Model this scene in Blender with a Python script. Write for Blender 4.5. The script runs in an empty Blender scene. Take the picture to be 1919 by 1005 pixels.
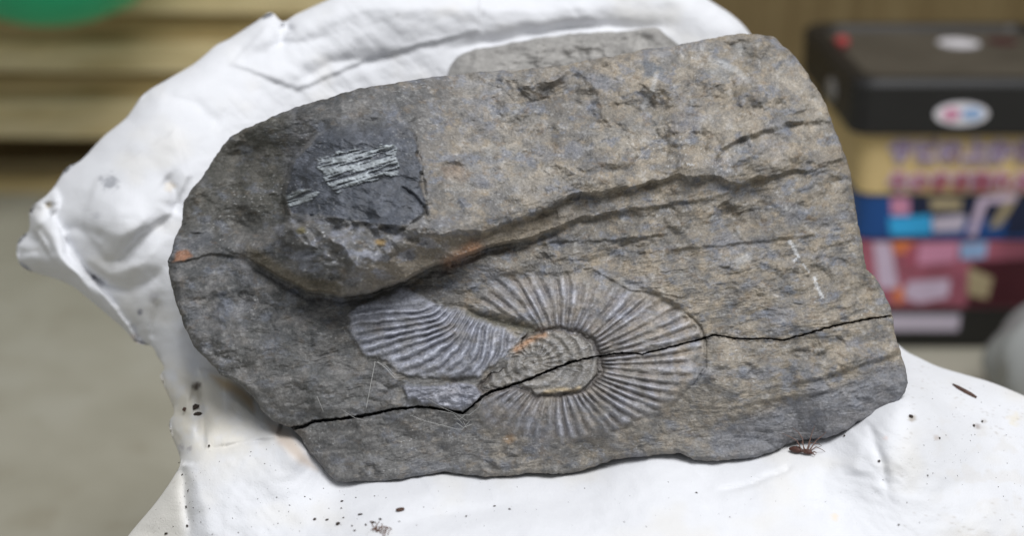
import bpy, math, random
import numpy as np
from mathutils import Vector, Matrix

C = bpy.context.scene.collection
sc = bpy.context.scene
random.seed(7); RNG = np.random.default_rng(7)
R = math.radians

# ------------------------------------------------------------------ camera, light, exposure
PITCH = R(22.0); CAM = np.array([0.0, 0.0, 0.64]); LENS = 50.0
cd = bpy.data.cameras.new('camera'); cam = bpy.data.objects.new('camera', cd); C.objects.link(cam)
cam.location = CAM; cam.rotation_euler = (math.pi/2 - PITCH, 0, 0)
cd.lens = LENS; cd.sensor_width = 36; cd.clip_start = 0.02; cd.clip_end = 50
cd.dof.use_dof = True; cd.dof.focus_distance = 0.601; cd.dof.aperture_fstop = 4.6; cd.dof.aperture_blades = 9
sc.camera = cam

w = bpy.data.worlds.new('World'); sc.world = w; w.use_nodes = True
bg = w.node_tree.nodes['Background']; bg.inputs['Color'].default_value = (0.93, 0.96, 1.0, 1); bg.inputs['Strength'].default_value = 0.37

def area(name, loc, target, size, power, col):
    l = bpy.data.lights.new(name, 'AREA'); l.shape = 'RECTANGLE'; l.size, l.size_y = size; l.energy = power; l.color = col
    o = bpy.data.objects.new(name, l); C.objects.link(o); o.location = loc
    o.rotation_euler = (Vector(target) - Vector(loc)).to_track_quat('-Z', 'Y').to_euler()
area('open_door_light', (0.50, -0.12, 2.45), (0, 0.6, 0.4), (1.3, 1.0), 52, (0.99, 0.99, 1.0))

sc.view_settings.view_transform = 'Standard'; sc.view_settings.look = 'None'
sc.view_settings.exposure = 0.0; sc.view_settings.gamma = 1.0

# ------------------------------------------------------------------ photo geometry -> space
FPX = 1919*LENS/36.0
FWD = np.array([0, math.cos(PITCH), -math.sin(PITCH)]); UP = np.array([0, math.sin(PITCH), math.cos(PITCH)]); RT = np.array([1.0, 0, 0])
def ray(x, y):
    x = np.asarray(x, float); y = np.asarray(y, float)
    a = ((x-959.5)/FPX)[..., None]; b = (-(y-502.5)/FPX)[..., None]
    return FWD + a*RT + b*UP                      # unit depth along the axis
def P(x, y, t): return CAM + ray(x, y)*np.asarray(t, float)[..., None]
def on_z(x, y, z):                                 # depth where the ray meets a height
    d = ray(x, y); return (z-CAM[2])/d[..., 2]
def at_y(x, y, Y):
    d = ray(x, y); return CAM + d*(Y/d[1])

# ------------------------------------------------------------------ numeric helpers
_perm = np.random.default_rng(3).permutation(512) % 256
_perm = np.concatenate([_perm]*3).astype(np.int64)
_ang = np.random.default_rng(4).random(256)*2*np.pi; _gx, _gy = np.cos(_ang), np.sin(_ang)
def perlin(x, y, seed=0):
    x = x + seed*17.31; y = y + seed*9.77
    xi = np.floor(x).astype(np.int64); yi = np.floor(y).astype(np.int64); fx = x-xi; fy = y-yi
    def g(ix, iy, dx, dy):
        h = _perm[(_perm[(ix) & 255] + iy) & 255]
        return _gx[h]*dx + _gy[h]*dy
    u = fx*fx*fx*(fx*(fx*6-15)+10); v = fy*fy*fy*(fy*(fy*6-15)+10)
    a = g(xi, yi, fx, fy); b = g(xi+1, yi, fx-1, fy); c = g(xi, yi+1, fx, fy-1); d = g(xi+1, yi+1, fx-1, fy-1)
    return 1.5*(a+(b-a)*u + (c-a)*v + (a-b-c+d)*u*v)
def fbm(x, y, o=4, seed=0, gain=.5, ridged=False):
    s = 0; a = 1; n = 0
    for k in range(o):
        p = perlin(x, y, seed+k*5)
        s = s + a*((1-2*np.abs(p)) if ridged else p); n += a; a *= gain; x = x*2.03; y = y*2.03
    return s/n
def ss(a, b, x): t = np.clip((x-a)/(b-a), 0, 1); return t*t*(3-2*t)
def seg_dist(x, y, pl, closed=False):
    pl = np.asarray(pl, float); d = np.full(x.shape, 1e9); T = np.zeros(x.shape)
    n = len(pl); m = n if closed else n-1
    for i in range(m):
        a = pl[i]; b = pl[(i+1) % n]; e = b-a; L = max(e@e, 1e-9)
        t = np.clip(((x-a[0])*e[0]+(y-a[1])*e[1])/L, 0, 1)
        q = np.hypot(x-a[0]-t*e[0], y-a[1]-t*e[1]); k = q < d
        d = np.where(k, q, d); T = np.where(k, (i+t)/m, T)
    return d, T
def sd_poly(x, y, pl):                              # >0 inside
    pl = np.asarray(pl, float); out = np.full(x.shape, -999.0)
    lo = pl.min(0)-60; hi = pl.max(0)+60
    k = (x > lo[0]) & (x < hi[0]) & (y > lo[1]) & (y < hi[1])
    xs = x[k]; ys = y[k]
    d, _ = seg_dist(xs, ys, pl, True); ins = np.zeros(xs.shape, bool); n = len(pl)
    for i in range(n):
        a = pl[i]; b = pl[(i+1) % n]
        c = ((a[1] > ys) != (b[1] > ys)) & (xs < (b[0]-a[0])*(ys-a[1])/((b[1]-a[1]) or 1e-9)+a[0]); ins ^= c
    out[k] = np.where(ins, d, -d); return out
class RBF:
    def __init__(s, pts, v, lam=0.0):
        s.p = np.asarray(pts, float)/500; v = np.asarray(v, float); n = len(v)
        K = s.k(np.linalg.norm(s.p[:, None]-s.p[None], axis=2)) + lam*np.eye(n)
        Q = np.c_[np.ones(n), s.p]; A = np.block([[K, Q], [Q.T, np.zeros((3, 3))]])
        s.c = np.linalg.solve(A, np.r_[v, np.zeros(3)])
    def k(s, r): return np.where(r > 1e-9, r*r*np.log(np.maximum(r, 1e-9)), 0)
    def __call__(s, x, y):
        x = x/500; y = y/500; o = s.c[-3]+s.c[-2]*x+s.c[-1]*y
        for i, q in enumerate(s.p): o = o + s.c[i]*s.k(np.hypot(x-q[0], y-q[1]))
        return o
def catmull(pl, n):
    pl = np.asarray(pl, float); m = len(pl); out = []
    for i in range(m):
        p0, p1, p2, p3 = pl[i-1], pl[i], pl[(i+1) % m], pl[(i+2) % m]
        for t in np.linspace(0, 1, 12, endpoint=False):
            out.append(.5*(2*p1+(p2-p0)*t+(2*p0-5*p1+4*p2-p3)*t*t+(3*p1-p0-3*p2+p3)*t**3))
    return resample(out, n)
def resample(pl, n):
    pl = np.asarray(pl, float); q = np.r_[pl, pl[:1]]; L = np.r_[0, np.cumsum(np.linalg.norm(np.diff(q, axis=0), axis=1))]
    s = np.linspace(0, L[-1], n, endpoint=False)
    return np.c_[np.interp(s, L, q[:, 0]), np.interp(s, L, q[:, 1])]

# ------------------------------------------------------------------ scene helpers
def link(o, parent=None):
    C.objects.link(o)
    if parent: o.parent = parent
    return o
def tag(o, label=None, cat=None, group=None, kind=None):
    if label: o['label'] = label
    if cat: o['category'] = cat
    if group: o['group'] = group
    if kind: o['kind'] = kind
    return o
def empty(name, loc): o = bpy.data.objects.new(name, None); o.location = loc; o.empty_display_size = .02; return link(o)
def np_mesh(name, V, F, mat, parent=None, smooth=True, col=None, origin=None, normals=None, extra=None):
    V = np.asarray(V, float); F = np.asarray(F)
    if origin is not None: V = V-np.asarray(origin)
    me = bpy.data.meshes.new(name); k = F.shape[1]
    me.vertices.add(len(V)); me.vertices.foreach_set('co', V.astype(np.float32).ravel())
    me.loops.add(F.size); me.loops.foreach_set('vertex_index', F.astype(np.int32).ravel())
    me.polygons.add(len(F)); me.polygons.foreach_set('loop_start', np.arange(0, F.size, k, dtype=np.int32))
    if smooth: me.polygons.foreach_set('use_smooth', np.ones(len(F), bool))
    me.update(calc_edges=True)
    if col is not None:
        a = me.color_attributes.new('col', 'FLOAT_COLOR', 'POINT')
        a.data.foreach_set('color', np.c_[col, np.ones(len(col))].astype(np.float32).ravel())
    for n_, v_ in (extra or {}).items():
        me.attributes.new(n_, 'FLOAT', 'POINT').data.foreach_set('value', v_.astype(np.float32))
    if normals is not None: me.normals_split_custom_set_from_vertices(normals.astype(np.float32))
    me.materials.append(mat); o = bpy.data.objects.new(name, me); link(o, parent); return o

class MB:                                            # small mesh builder
    def __init__(s): s.v = []; s.f = []
    def add(s, v, f): b = len(s.v); s.v += [tuple(q) for q in v]; s.f += [tuple(i+b for i in q) for q in f]
    def box(s, c, d, M=None):
        v = [Vector((c[0]+sx*d[0]/2, c[1]+sy*d[1]/2, c[2]+sz*d[2]/2)) for sx in (-1, 1) for sy in (-1, 1) for sz in (-1, 1)]
        if M: v = [M @ q for q in v]
        s.add(v, [(0,1,3,2),(4,6,7,5),(0,4,5,1),(2,3,7,6),(0,2,6,4),(1,5,7,3)])
    def tube(s, pts, rad, n=8):
        pts = [Vector(p) for p in pts]; rad = rad if hasattr(rad, '__len__') else [rad]*len(pts); b = len(s.v)
        for i, p in enumerate(pts):
            t = (pts[min(i+1, len(pts)-1)]-pts[max(i-1, 0)]).normalized()
            a = t.cross(Vector((.31, .2, .93))).normalized(); c = t.cross(a)
            s.v += [tuple(p+rad[i]*(math.cos(q)*a+math.sin(q)*c)) for q in [k*2*math.pi/n for k in range(n)]]
        for i in range(len(pts)-1):
            for k in range(n): s.f.append((b+i*n+k, b+i*n+(k+1) % n, b+(i+1)*n+(k+1) % n, b+(i+1)*n+k))
        s.f.append(tuple(b+k for k in range(n))[::-1]); e = b+(len(pts)-1)*n; s.f.append(tuple(e+k for k in range(n)))
    def lathe(s, prof, n=40, c=(0, 0, 0)):
        b = len(s.v)
        for r_, z in prof: s.v += [(c[0]+r_*math.cos(k*2*math.pi/n), c[1]+r_*math.sin(k*2*math.pi/n), c[2]+z) for k in range(n)]
        for i in range(len(prof)-1):
            for k in range(n): s.f.append((b+i*n+k, b+i*n+(k+1) % n, b+(i+1)*n+(k+1) % n, b+(i+1)*n+k))
    def loft(s, rings, cap0=True, cap1=True):
        b = len(s.v); n = len(rings[0])
        for r_ in rings: s.v += [tuple(q) for q in r_]
        for i in range(len(rings)-1):
            for k in range(n): s.f.append((b+i*n+k, b+i*n+(k+1) % n, b+(i+1)*n+(k+1) % n, b+(i+1)*n+k))
        if cap0: s.f.append(tuple(b+k for k in range(n))[::-1])
        if cap1: e = b+(len(rings)-1)*n; s.f.append(tuple(e+k for k in range(n)))
    def ball(s, c, r3, n=14, M=None, jit=0):
        rings = []
        for i in range(1, n//2):
            th = math.pi*i/(n//2)
            rings.append([Vector((r3[0]*math.sin(th)*math.cos(k*2*math.pi/n), r3[1]*math.sin(th)*math.sin(k*2*math.pi/n), r3[2]*math.cos(th)))*(1+random.uniform(-jit, jit)) for k in range(n)])
        rings = [[(M @ q if M else q)+Vector(c) for q in r_] for r_ in rings][::-1]
        s.loft(rings)
    def build(s, name, mat, parent=None, smooth=False, bevel=0, origin=(0, 0, 0)):
        me = bpy.data.meshes.new(name); o_ = Vector(origin)
        me.from_pydata([tuple(Vector(q)-o_) for q in s.v], [], s.f)
        if smooth: me.polygons.foreach_set('use_smooth', [True]*len(me.polygons))
        me.materials.append(mat); o = bpy.data.objects.new(name, me); link(o, parent)
        if bevel:
            m = o.modifiers.new('bevel', 'BEVEL'); m.width = bevel; m.segments = 2; m.limit_method = 'ANGLE'
        return o

# ------------------------------------------------------------------ materials
def nt(name, rough=.6, spec=.4):
    m = bpy.data.materials.new(name); m.use_nodes = True; n = m.node_tree.nodes; b = n['Principled BSDF']
    b.inputs['Roughness'].default_value = rough; b.inputs['Specular IOR Level'].default_value = spec
    return m, m.node_tree, n, b
def node(t, kind, **kw):
    x = t.nodes.new(kind)
    for k, v in kw.items():
        if k in x.inputs: x.inputs[k].default_value = v
        else: setattr(x, k, v)
    return x
def mixc(t, fac, a, b, mode='MIX'):
    x = t.nodes.new('ShaderNodeMix'); x.data_type = 'RGBA'; x.blend_type = mode
    for i, v in ((0, fac), (6, a), (7, b)):
        if hasattr(v, 'is_linked'): t.links.new(v, x.inputs[i])
        else: x.inputs[i].default_value = v if i == 0 else (*v, 1)
    return x.outputs[2]
def ramp(t, inp, stops):
    x = t.nodes.new('ShaderNodeValToRGB'); e = x.color_ramp.elements
    while len(e) < len(stops): e.new(.5)
    for q, (p, c) in zip(e, stops): q.position = p; q.color = (*c, 1) if hasattr(c, '__len__') else (c, c, c, 1)
    t.links.new(inp, x.inputs[0]); return x.outputs[0]
def coords(t, scale=(1, 1, 1), rot=(0, 0, 0), kind='Object'):
    tc = t.nodes.new('ShaderNodeTexCoord'); mp = t.nodes.new('ShaderNodeMapping')
    mp.inputs['Scale'].default_value = scale; mp.inputs['Rotation'].default_value = rot
    t.links.new(tc.outputs[kind], mp.inputs[0]); return mp.outputs[0]
def noise(t, vec, scale, detail=6, rough=.6):
    x = node(t, 'ShaderNodeTexNoise'); x.inputs['Scale'].default_value = scale; x.inputs['Detail'].default_value = detail; x.inputs['Roughness'].default_value = rough
    t.links.new(vec, x.inputs['Vector']); return x.outputs['Fac']
def bump(t, b, h, strength, dist):
    x = t.nodes.new('ShaderNodeBump'); x.inputs['Strength'].default_value = strength; x.inputs['Distance'].default_value = dist
    t.links.new(h, x.inputs['Height']); t.links.new(x.outputs[0], b.inputs['Normal'])
def simple(name, col, rough=.6, var=.12, scale=30, spec=.4, bmp=0, stretch=(1, 1, 1)):
    m, t, n, b = nt(name, rough, spec); v = coords(t, stretch); f = noise(t, v, scale)
    lo = tuple(c*(1-var) for c in col); hi = tuple(min(1, c*(1+var)) for c in col)
    t.links.new(ramp(t, f, [(.3, lo), (.7, hi)]), b.inputs['Base Color'])
    if bmp: bump(t, b, f, .5, bmp)
    return m

def rock_mat(name, rough=.62, spec=.35):
    m, t, n, b = nt(name, rough, spec)
    a = node(t, 'ShaderNodeVertexColor', layer_name='col')
    v = coords(t); f = noise(t, v, 900, 4, .7); f2 = noise(t, v, 260, 6, .7)
    c = mixc(t, 1.0, a.outputs[0], ramp(t, f, [(.25, .72), (.5, 1.0), (.8, 1.4)]), 'MULTIPLY')
    c = mixc(t, 1.0, c, ramp(t, f2, [(.3, .78), (.7, 1.22)]), 'MULTIPLY')
    t.links.new(c, b.inputs['Base Color'])
    t.links.new(ramp(t, f2, [(.3, rough-.14), (.7, rough+.14)]), b.inputs['Roughness'])
    ad = node(t, 'ShaderNodeMath', operation='ADD'); t.links.new(f, ad.inputs[0]); t.links.new(f2, ad.inputs[1])
    bump(t, b, ad.outputs[0], .5, .0006)
    return m
M_ROCK = rock_mat('slate_rock'); M_SHELL = rock_mat('fossil_shell', .5, .5); M_FACET = rock_mat('fresh_break', .55, .4)

def cloth_mat():
    m, t, n, b = nt('white_cotton', 1.0, .0)
    a = node(t, 'ShaderNodeVertexColor', layer_name='col'); v = coords(t)
    f = noise(t, v, 1400, 3, .6); g = noise(t, v, 45, 6, .6)
    c = mixc(t, 1.0, a.outputs[0], ramp(t, g, [(.3, .965), (.7, 1.02)]), 'MULTIPLY')
    t.links.new(c, b.inputs['Base Color'])
    b.inputs['Sheen Weight'].default_value = .15
    bump(t, b, f, .5, .0005); return m
M_CLOTH = cloth_mat()

def floor_mat():
    m, t, n, b = nt('concrete', .85, .3); v = coords(t)
    f = noise(t, v, 5, 8, .6); g = noise(t, v, 17, 6, .6); s = noise(t, v, 9, 2, .5)
    c = ramp(t, f, [(.3, (.33, .31, .24)), (.55, (.41, .39, .315)), (.75, (.48, .47, .405))])
    c = mixc(t, ramp(t, g, [(.56, 0), (.68, .55)]), c, (.30, .27, .20))
    c = mixc(t, ramp(t, s, [(.68, 0), (.74, .7)]), c, (.27, .17, .11))
    t.links.new(c, b.inputs['Base Color']); bump(t, b, g, .3, .003); return m
def wood_mat(name, lo, mid, hi, stretch):
    m, t, n, b = nt(name, .7, .3); v = coords(t, stretch)
    f = noise(t, v, 12, 6, .6); g = noise(t, v, 60, 4, .6)
    c = ramp(t, f, [(.3, lo), (.5, mid), (.7, hi)])
    c = mixc(t, 1.0, c, ramp(t, g, [(.3, .85), (.7, 1.12)]), 'MULTIPLY')
    t.links.new(c, b.inputs['Base Color']); bump(t, b, g, .3, .001); return m

# ------------------------------------------------------------------ relief solid: a traced outline with its own depth, thickness and back
def relief(out, ctr, nr, depth_fn, gamma=1.0):
    na = len(out); rr = (np.arange(1, nr+1)/nr)**gamma; rr[0] = .0004
    X = ctr[0]+rr[:, None]*(out[None, :, 0]-ctr[0]); Y = ctr[1]+rr[:, None]*(out[None, :, 1]-ctr[1])
    X = np.r_[ctr[0], X.ravel()]; Y = np.r_[ctr[1], Y.ravel()]
    i = np.arange(nr-1)[:, None]*na+1; k = np.arange(na)[None]; k2 = (k+1) % na
    Q = np.stack([i+k, i+na+k, i+na+k2, i+k2], -1).reshape(-1, 4)
    T = np.stack([np.zeros(na, int), 1+np.arange(na), 1+(np.arange(na)+1) % na, np.zeros(na, int)], -1)
    return X, Y, Q, T[:, :3]

# ================================================================== ROCK
NRM = np.array([0, -math.cos(R(35)), math.sin(R(35))])
P0 = P(1000., 500., .597)
def plane_t(x, y):
    d = ray(x, y); return ((P0-CAM)@NRM)/(d@NRM)
ROCK = [(1390,62),(1420,63),(1450,68),(1464,82),(1490,105),(1510,130),(1532,165),(1548,195),(1560,230),(1577,275),(1590,310),(1598,350),(1606,400),(1615,450),(1623,505),(1640,520),(1652,537),(1668,570),(1674,600),(1682,640),(1690,665),(1700,695),(1703,718),(1697,735),(1683,760),(1660,775),(1640,785),(1610,790),(1580,810),(1550,822),(1500,825),(1470,838),(1430,855),(1390,862),(1330,866),(1300,864),(1275,852),(1220,855),(1150,864),(1110,877),(1080,887),(1000,889),(930,895),(870,892),(835,886),(790,893),(730,902),(690,905),(630,904),(605,880),(580,850),(565,822),(545,803),(510,790),(490,770),(475,745),(450,720),(415,705),(390,680),(365,650),(345,610),(330,570),(320,530),(314,490),(325,450),(340,420),(343,400),(345,380),(360,350),(380,330),(395,305),(405,290),(430,255),(500,222),(580,192),(670,166),(818,142),(960,130),(1057,121),(1110,111),(1160,100),(1245,85),(1330,72)]
L2x = [380,450,500,540,575,640,700,760,820,880,920,1000,1080,1150,1234,1337,1400,1480]
L2y = [450,478,510,531,549,556,549,527,500,480,465,447,415,400,390,372,360,352]
L2h = [0,1.5,7,12,17,22,22,21,17,13,10,6,3.5,2.5,2,1.6,1.2,0]
L1x = [690,760,800,870,930,955,1000,1050,1087,1160,1205,1271,1337,1370,1390,1418,1510,1595]
L1y = [470,452,447,440,432,420,405,385,366,361,350,335,335,350,350,335,321,300]
L1h = [0,2,4,5.5,7,8,9.5,10,9,8.5,8,6.5,5.5,5.5,6,5.5,2.5,.6]
CRACK = [(548,803),(570,800),(590,790),(640,785),(680,780),(735,768),(790,763),(830,768),(868,775),(880,765),(903,745),(920,735),(950,726),(990,712),(1030,695),(1068,680),(1110,670),(1165,662),(1205,664),(1240,655),(1300,640),(1340,628),(1370,634),(1395,636),(1430,635),(1470,638),(1510,627),(1560,612),(1620,600),(1674,592)]
FACET = [(592,257),(548,304),(533,364),(543,403),(586,404),(620,407),(690,421),(760,424),(799,396),(788,304),(778,250),(740,215),(640,215)]
STREAK1 = [(640,283),(738,268),(747,304),(747,324),(628,360),(615,349),(602,326),(592,300)]
STREAK2 = [(533,365),(573,350),(599,364),(543,393)]
WHORL = [(905,540),(917,514),(973,510),(1042,511),(1094,514),(1132,527),(1200,537),(1238,552),(1276,575),(1302,597),(1318,627),(1322,669),(1303,711),(1270,750),(1225,785),(1181,803),(1125,819),(1068,834),(1004,834),(973,822),(940,813),(905,800),(890,772),(880,745),(905,722),(950,700),(985,690),(985,650),(1000,618),(960,605),(905,585),(890,566)]
UMB = [(958,658),(985,637),(1011,626),(1057,621),(1087,631),(1110,646),(1121,669),(1122,696),(1106,718),(1072,735),(1019,739),(1000,741),(985,724),(950,722),(905,730),(925,705),(945,690)]
FRAG = [(648,592),(664,572),(705,556),(734,540),(753,534),(778,544),(804,556),(823,572),(855,576),(880,583),(918,600),(950,612),(985,632),(962,655),(938,683),(903,705),(855,711),(791,712),(743,702),(718,680),(686,673),(664,645),(650,617)]
PATCH = [(755,728),(800,716),(860,716),(895,725),(905,742),(880,765),(865,774),(825,765),(785,758),(760,745)]
RIBC = [[(660,592),(732,584),(792,580)],[(664,606),(740,597),(808,588)],[(672,621),(732,612),(816,597)],[(676,638),(720,628),(824,604)],[(692,650),(760,632),(840,608)],
 [(702,668),(732,656),(792,636),(848,612)],[(724,681),(768,661),(812,640),(854,616)],[(748,693),(792,676),(832,649),(863,622)],[(778,702),(824,681),(853,653),(874,622)],[(810,707),(848,685),(873,652),(886,618)],
 [(840,710),(876,684),(893,648),(900,614)],[(872,708),(897,684),(911,648),(914,618)],[(900,704),(920,672),(928,622)],[(928,686),(940,656),(943,624)],[(948,672),(956,640)]]
rp = []; rv = []
for i, c in enumerate(RIBC):
    for q in c: rp.append(q); rv.append(i)
RIBF = RBF(rp, rv, 1e-3)

def warp(x, y, s, amp, seed): return x+amp*fbm(x/s, y/s, 3, seed), y+amp*fbm(x/s+31, y/s+7, 3, seed+1)

def chips(x, y, n, size, seed, soft=.16):
    """broad tilted fracture planes meeting in soft edges, about -1..1"""
    g = np.random.default_rng(seed); xw, yw = warp(x, y, size*.6, size*.35, seed+3)
    nx = int(1500/size)+2; ny = int(950/(size*.8))+2
    gx, gy = np.floor((xw-250)/size).astype(int), np.floor(yw/(size*.8)).astype(int)
    jx = g.random((nx+6, ny+6)); jy = g.random((nx+6, ny+6)); sx = g.normal(0, 1, (nx+6, ny+6)); sy = g.normal(0, 1, (nx+6, ny+6)); z0 = g.normal(0, .35, (nx+6, ny+6))
    num = 0; den = 1e-12
    for a in (-1, 0, 1):
        for b in (-1, 0, 1):
            i = np.clip(gx+a, -2, nx+2)+2; j = np.clip(gy+b, -2, ny+2)+2
            px_ = ((i-2)+jx[i, j]); py_ = ((j-2)+jy[i, j]); u = (xw-250)/size-px_; v = yw/(size*.8)-py_
            wgt = np.exp(-(u*u+v*v)/soft**1.3); num = num+wgt*(sx[i, j]*u*.8+sy[i, j]*v*.8+z0[i, j]); den = den+wgt
    return np.clip(num/den, -1.6, 1.6)
def facets(x, y, size, seed):
    """continuous angular relief: flat triangular planes of uneven size meeting in creases"""
    g = np.random.default_rng(seed).normal(0, 1, (256, 256))
    xw, yw = warp(x, y, size*1.5, size*.9, seed+5); xw, yw = warp(xw, yw, size*.22, size*.05, seed+9)
    u = xw/size; v = yw/(size*.75); k = (u+v)*.3660254; i = np.floor(u+k); j = np.floor(v+k); fu = u+k-i; fv = v+k-j
    i = i.astype(int) & 255; j = j.astype(int) & 255; i1 = (i+1) & 255; j1 = (j+1) & 255; up = fu > fv
    a = g[i, j]; c = g[i1, j1]; b = np.where(up, g[i1, j], g[i, j1]); hi = np.maximum(fu, fv); lo = np.minimum(fu, fv)
    return a*(1-hi)+b*(hi-lo)+c*lo
def rock_fields(x, y):
    """height above the rock's front plane (metres) and the stone's own colour"""
    px = .000222
    xr, yr = warp(x, y, 60, 9, 11)
    ca, sa = math.cos(R(-14)), math.sin(R(-14))
    fa = x*ca+y*sa; fb = -x*sa+y*ca                          # along and across the slate's foliation
    fa = fa+26*fbm(x/120, y/110, 3, 15); fb = fb+22*fbm(x/150, y/90, 3, 16)
    patchy = ss(-.25, .35, fbm(x/130, y/90, 3, 17))
    h = np.zeros(x.shape)
    # large form
    h += .0045*fbm(x/300, y/260, 3, 21)
    h -= .030*ss(620, 300, x)*ss(900, 300, y)**.5*.6          # left flank turns away
    h -= .010*ss(1500, 1700, x)
    h -= .012*ss(720, 900, y)
    # two lips of the upper slab
    u2 = np.interp(x, L2x, L2y)+5*fbm(x/60, y/60, 2, 7)+3*fbm(x/18, y/16, 3, 5)-y; H2 = np.interp(x, L2x, L2h)*1.55e-3
    u1 = np.interp(x, L1x, L1y)+8*fbm(x/50, y/50, 2, 8)+4.5*fbm(x/17, y/14, 3, 6)-y; H1 = np.interp(x, L1x, L1h)*np.interp(x, [800, 1150, 1300], [.75, .95, 1.15])*1e-3
    up2 = ss(-2, 7, u2); up1 = .7*ss(-2, 8, u1)+.3*ss(0, 26, u1)
    h += H2*(.62*up2+.38*ss(0, 75, u2)); h += H1*up1+.0050*ss(-2, 70, u1)*ss(820, 960, x)*ss(1640, 1450, x)
    h -= .0020*np.exp(-((u2+7)/8)**2)*np.clip(H2/.01, 0, 1)   # undercut below the lip
    edge = np.maximum(u1, u2-50)
    sl = np.interp(x, [330, 560, 800, 1000, 1250, 1500], [.12, .22, .36, .46, .50, .42])
    bk = ss(690, 900, x); ub = np.clip(bk*u1+(1-bk)*(u2-90)-6, 0, None)
    h -= sl*ub*px + .6*np.clip(ub-190, 0, None)*px*.5
    # lumps of the upper slab
    top = ss(0, 60, u1)*ss(785, 850, x+14*fbm(x/40, y/40, 3, 19))
    lump = fbm(xr/110, yr/85, 4, 31, .5); h += top*.0030*lump
    h += top*(.0036*facets(x, y, 130, 71)+.0012*facets(x, y, 54, 72)+.00045*facets(x, y, 22, 75)+.0006*fbm(x/30, y/24, 3, 8, .5))
    nose = ss(0, 40, u2)*ss(480, 560, x)*ss(900, 780, x)*ss(395, 430, y)
    h += nose*(.0030*fbm(xr/60, yr/44, 3, 41, .5)+.0028*facets(x, y, 64, 73)+.0010*facets(x, y, 28, 74))
    def scarp(pl, H, decay, wid=4, sd=60):
        nonlocal h
        pl = np.asarray(pl, float); yl = np.interp(x, pl[:, 0], pl[:, 1])+3*fbm(x/18, y/60, 3, sd); u = yl-y
        k = ss(pl[0, 0]-6, pl[0, 0]+25, x)*ss(pl[-1, 0]+6, pl[-1, 0]-25, x)
        h += k*H*ss(-wid*.5, wid, u)*np.exp(-np.clip(u, 0, None)/decay)
    scarp([(1190,302),(1215,277),(1250,266),(1300,262),(1330,268)], -.0030, 60, 14, 61)
    scarp([(1344,303),(1355,284),(1400,259),(1440,247),(1484,233),(1580,232)], .0040, 60, 9, 62)
    scarp([(1487,215),(1512,206)], .004, 30, 4, 63)
    g_, _ = seg_dist(x, y, [(1192,300),(1216,276),(1250,265)]); h -= .002*np.exp(-(g_/5)**2)
    g_, _ = seg_dist(x, y, [(1344,303),(1352,284),(1392,262)]); h -= .0022*np.exp(-(g_/5)**2)
    g_, _ = seg_dist(x, y, [(755,352),(776,367),(794,390),(799,402)]); h -= .0020*np.exp(-(g_/3)**2)
    scarp([(560,404),(620,407),(690,421),(760,426),(800,398)], .0035, 30, 5, 66)
    scarp([(800,447),(870,438),(920,436)], .003, 40, 5, 67)
    scarp([(690,432),(720,424),(755,428),(768,436)], .005, 30, 4, 68)
    scarp([(416,428),(445,424),(465,430),(482,448)], -.003, 20, 4, 69)
    scarp([(340,436),(375,438),(400,432)], .003, 20, 4, 70)
    scarp([(318,493),(350,490),(395,476),(440,482),(462,486)], .0018, 30, 4, 71)
    scarp([(1480,722),(1530,712),(1600,690),(1692,664)], .0022, 60, 6, 72)
    scarp([(1370,768),(1440,752),(1510,742),(1560,735)], .0018, 40, 5, 73)
    scarp([(1100,500),(1180,545),(1240,552),(1290,560)], .0012, 30, 4, 74)
    scarp([(1250,470),(1350,462),(1480,448),(1540,440)], .0015, 40, 5, 75)
    scarp([(950,470),(1040,455),(1150,452),(1260,440)], .0016, 30, 5, 76)
    # left slab lies lower than the fresh block; block has flat facets
    xe = np.interp(y, [215, 257, 304, 364, 403, 430, 470], [640, 592, 548, 533, 543, 528, 500])+3*fbm(y/30, x/80, 2, 9)
    k = ss(470, 415, y)
    k = k*ss(215, 300, y); h -= .0125*k*ss(3, -6, x-xe)
    rb = np.interp(y, [215, 304, 395, 420], [770, 787, 800, 790])
    h += .0030*ss(-3, 7, x-rb-4*fbm(y/24, x/60, 3, 13))*ss(840, 800, x)*ss(425, 385, y)*ss(230, 320, y)
    b = sd_poly(x, y, [(520,440),(545,408),(575,424),(592,445),(600,470),(560,475),(525,465)]); h += .0045*ss(0, 14, b)
    fac = sd_poly(x+9*fbm(x/26, y/26, 3, 3), y+9*fbm(x/26, y/26, 3, 4), FACET); facet = ss(-2, 5, fac)*(1-.8*ss(262, 225, y+8*fbm(x/20, y/20, 2, 2)))
    flat = -.0035*ss(330, 400, y)+.0022*np.clip((u2-150)/100, 0, 1)
    # foliation and grain of the slate
    fol = fbm(fa/120, fb/34, 5, 51, .58); gr = fbm(fa/17, fb/10, 4, 52, .62)*(.35+.9*patchy); fine = fbm(x/4.5, y/3.6, 3, 53, .7)
    terr = np.round((fol*4+gr*.5))/4
    wf = 1-.85*facet
    shq = 1-.72*np.maximum(ss(-4, 8, sd_poly(x, y, WHORL)), ss(-4, 8, sd_poly(x, y, FRAG)))
    wt = np.clip(top+nose, 0, 1)
    h += wf*shq*(.0012*fol*(1-.5*wt)+.0003*terr*(1-.8*wt)+.00030*gr+.00018*fine+(1-wt)*(.0020*facets(x, y, 150, 76)+(.0010*facets(x, y, 52, 77)+.0004*facets(x, y, 20, 78))*(.3+.9*patchy)))
    h += facet*(.0003*fine+.0010*facets(x, y, 55, 79)+.0004*facets(x, y, 20, 80)+.00005*np.clip(350-y, -60, 55)+.00003*(x-665)+.0006*np.round(fbm(x/45, y/30, 3, 57)*3)/3+.0012*fbm(x/90, y/60, 2, 58))
    spall = ss(.18, .3, fbm(fa/70, fb/26, 4, 55)); h -= wf*shq*.0003*spall*(1-wt)
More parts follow.
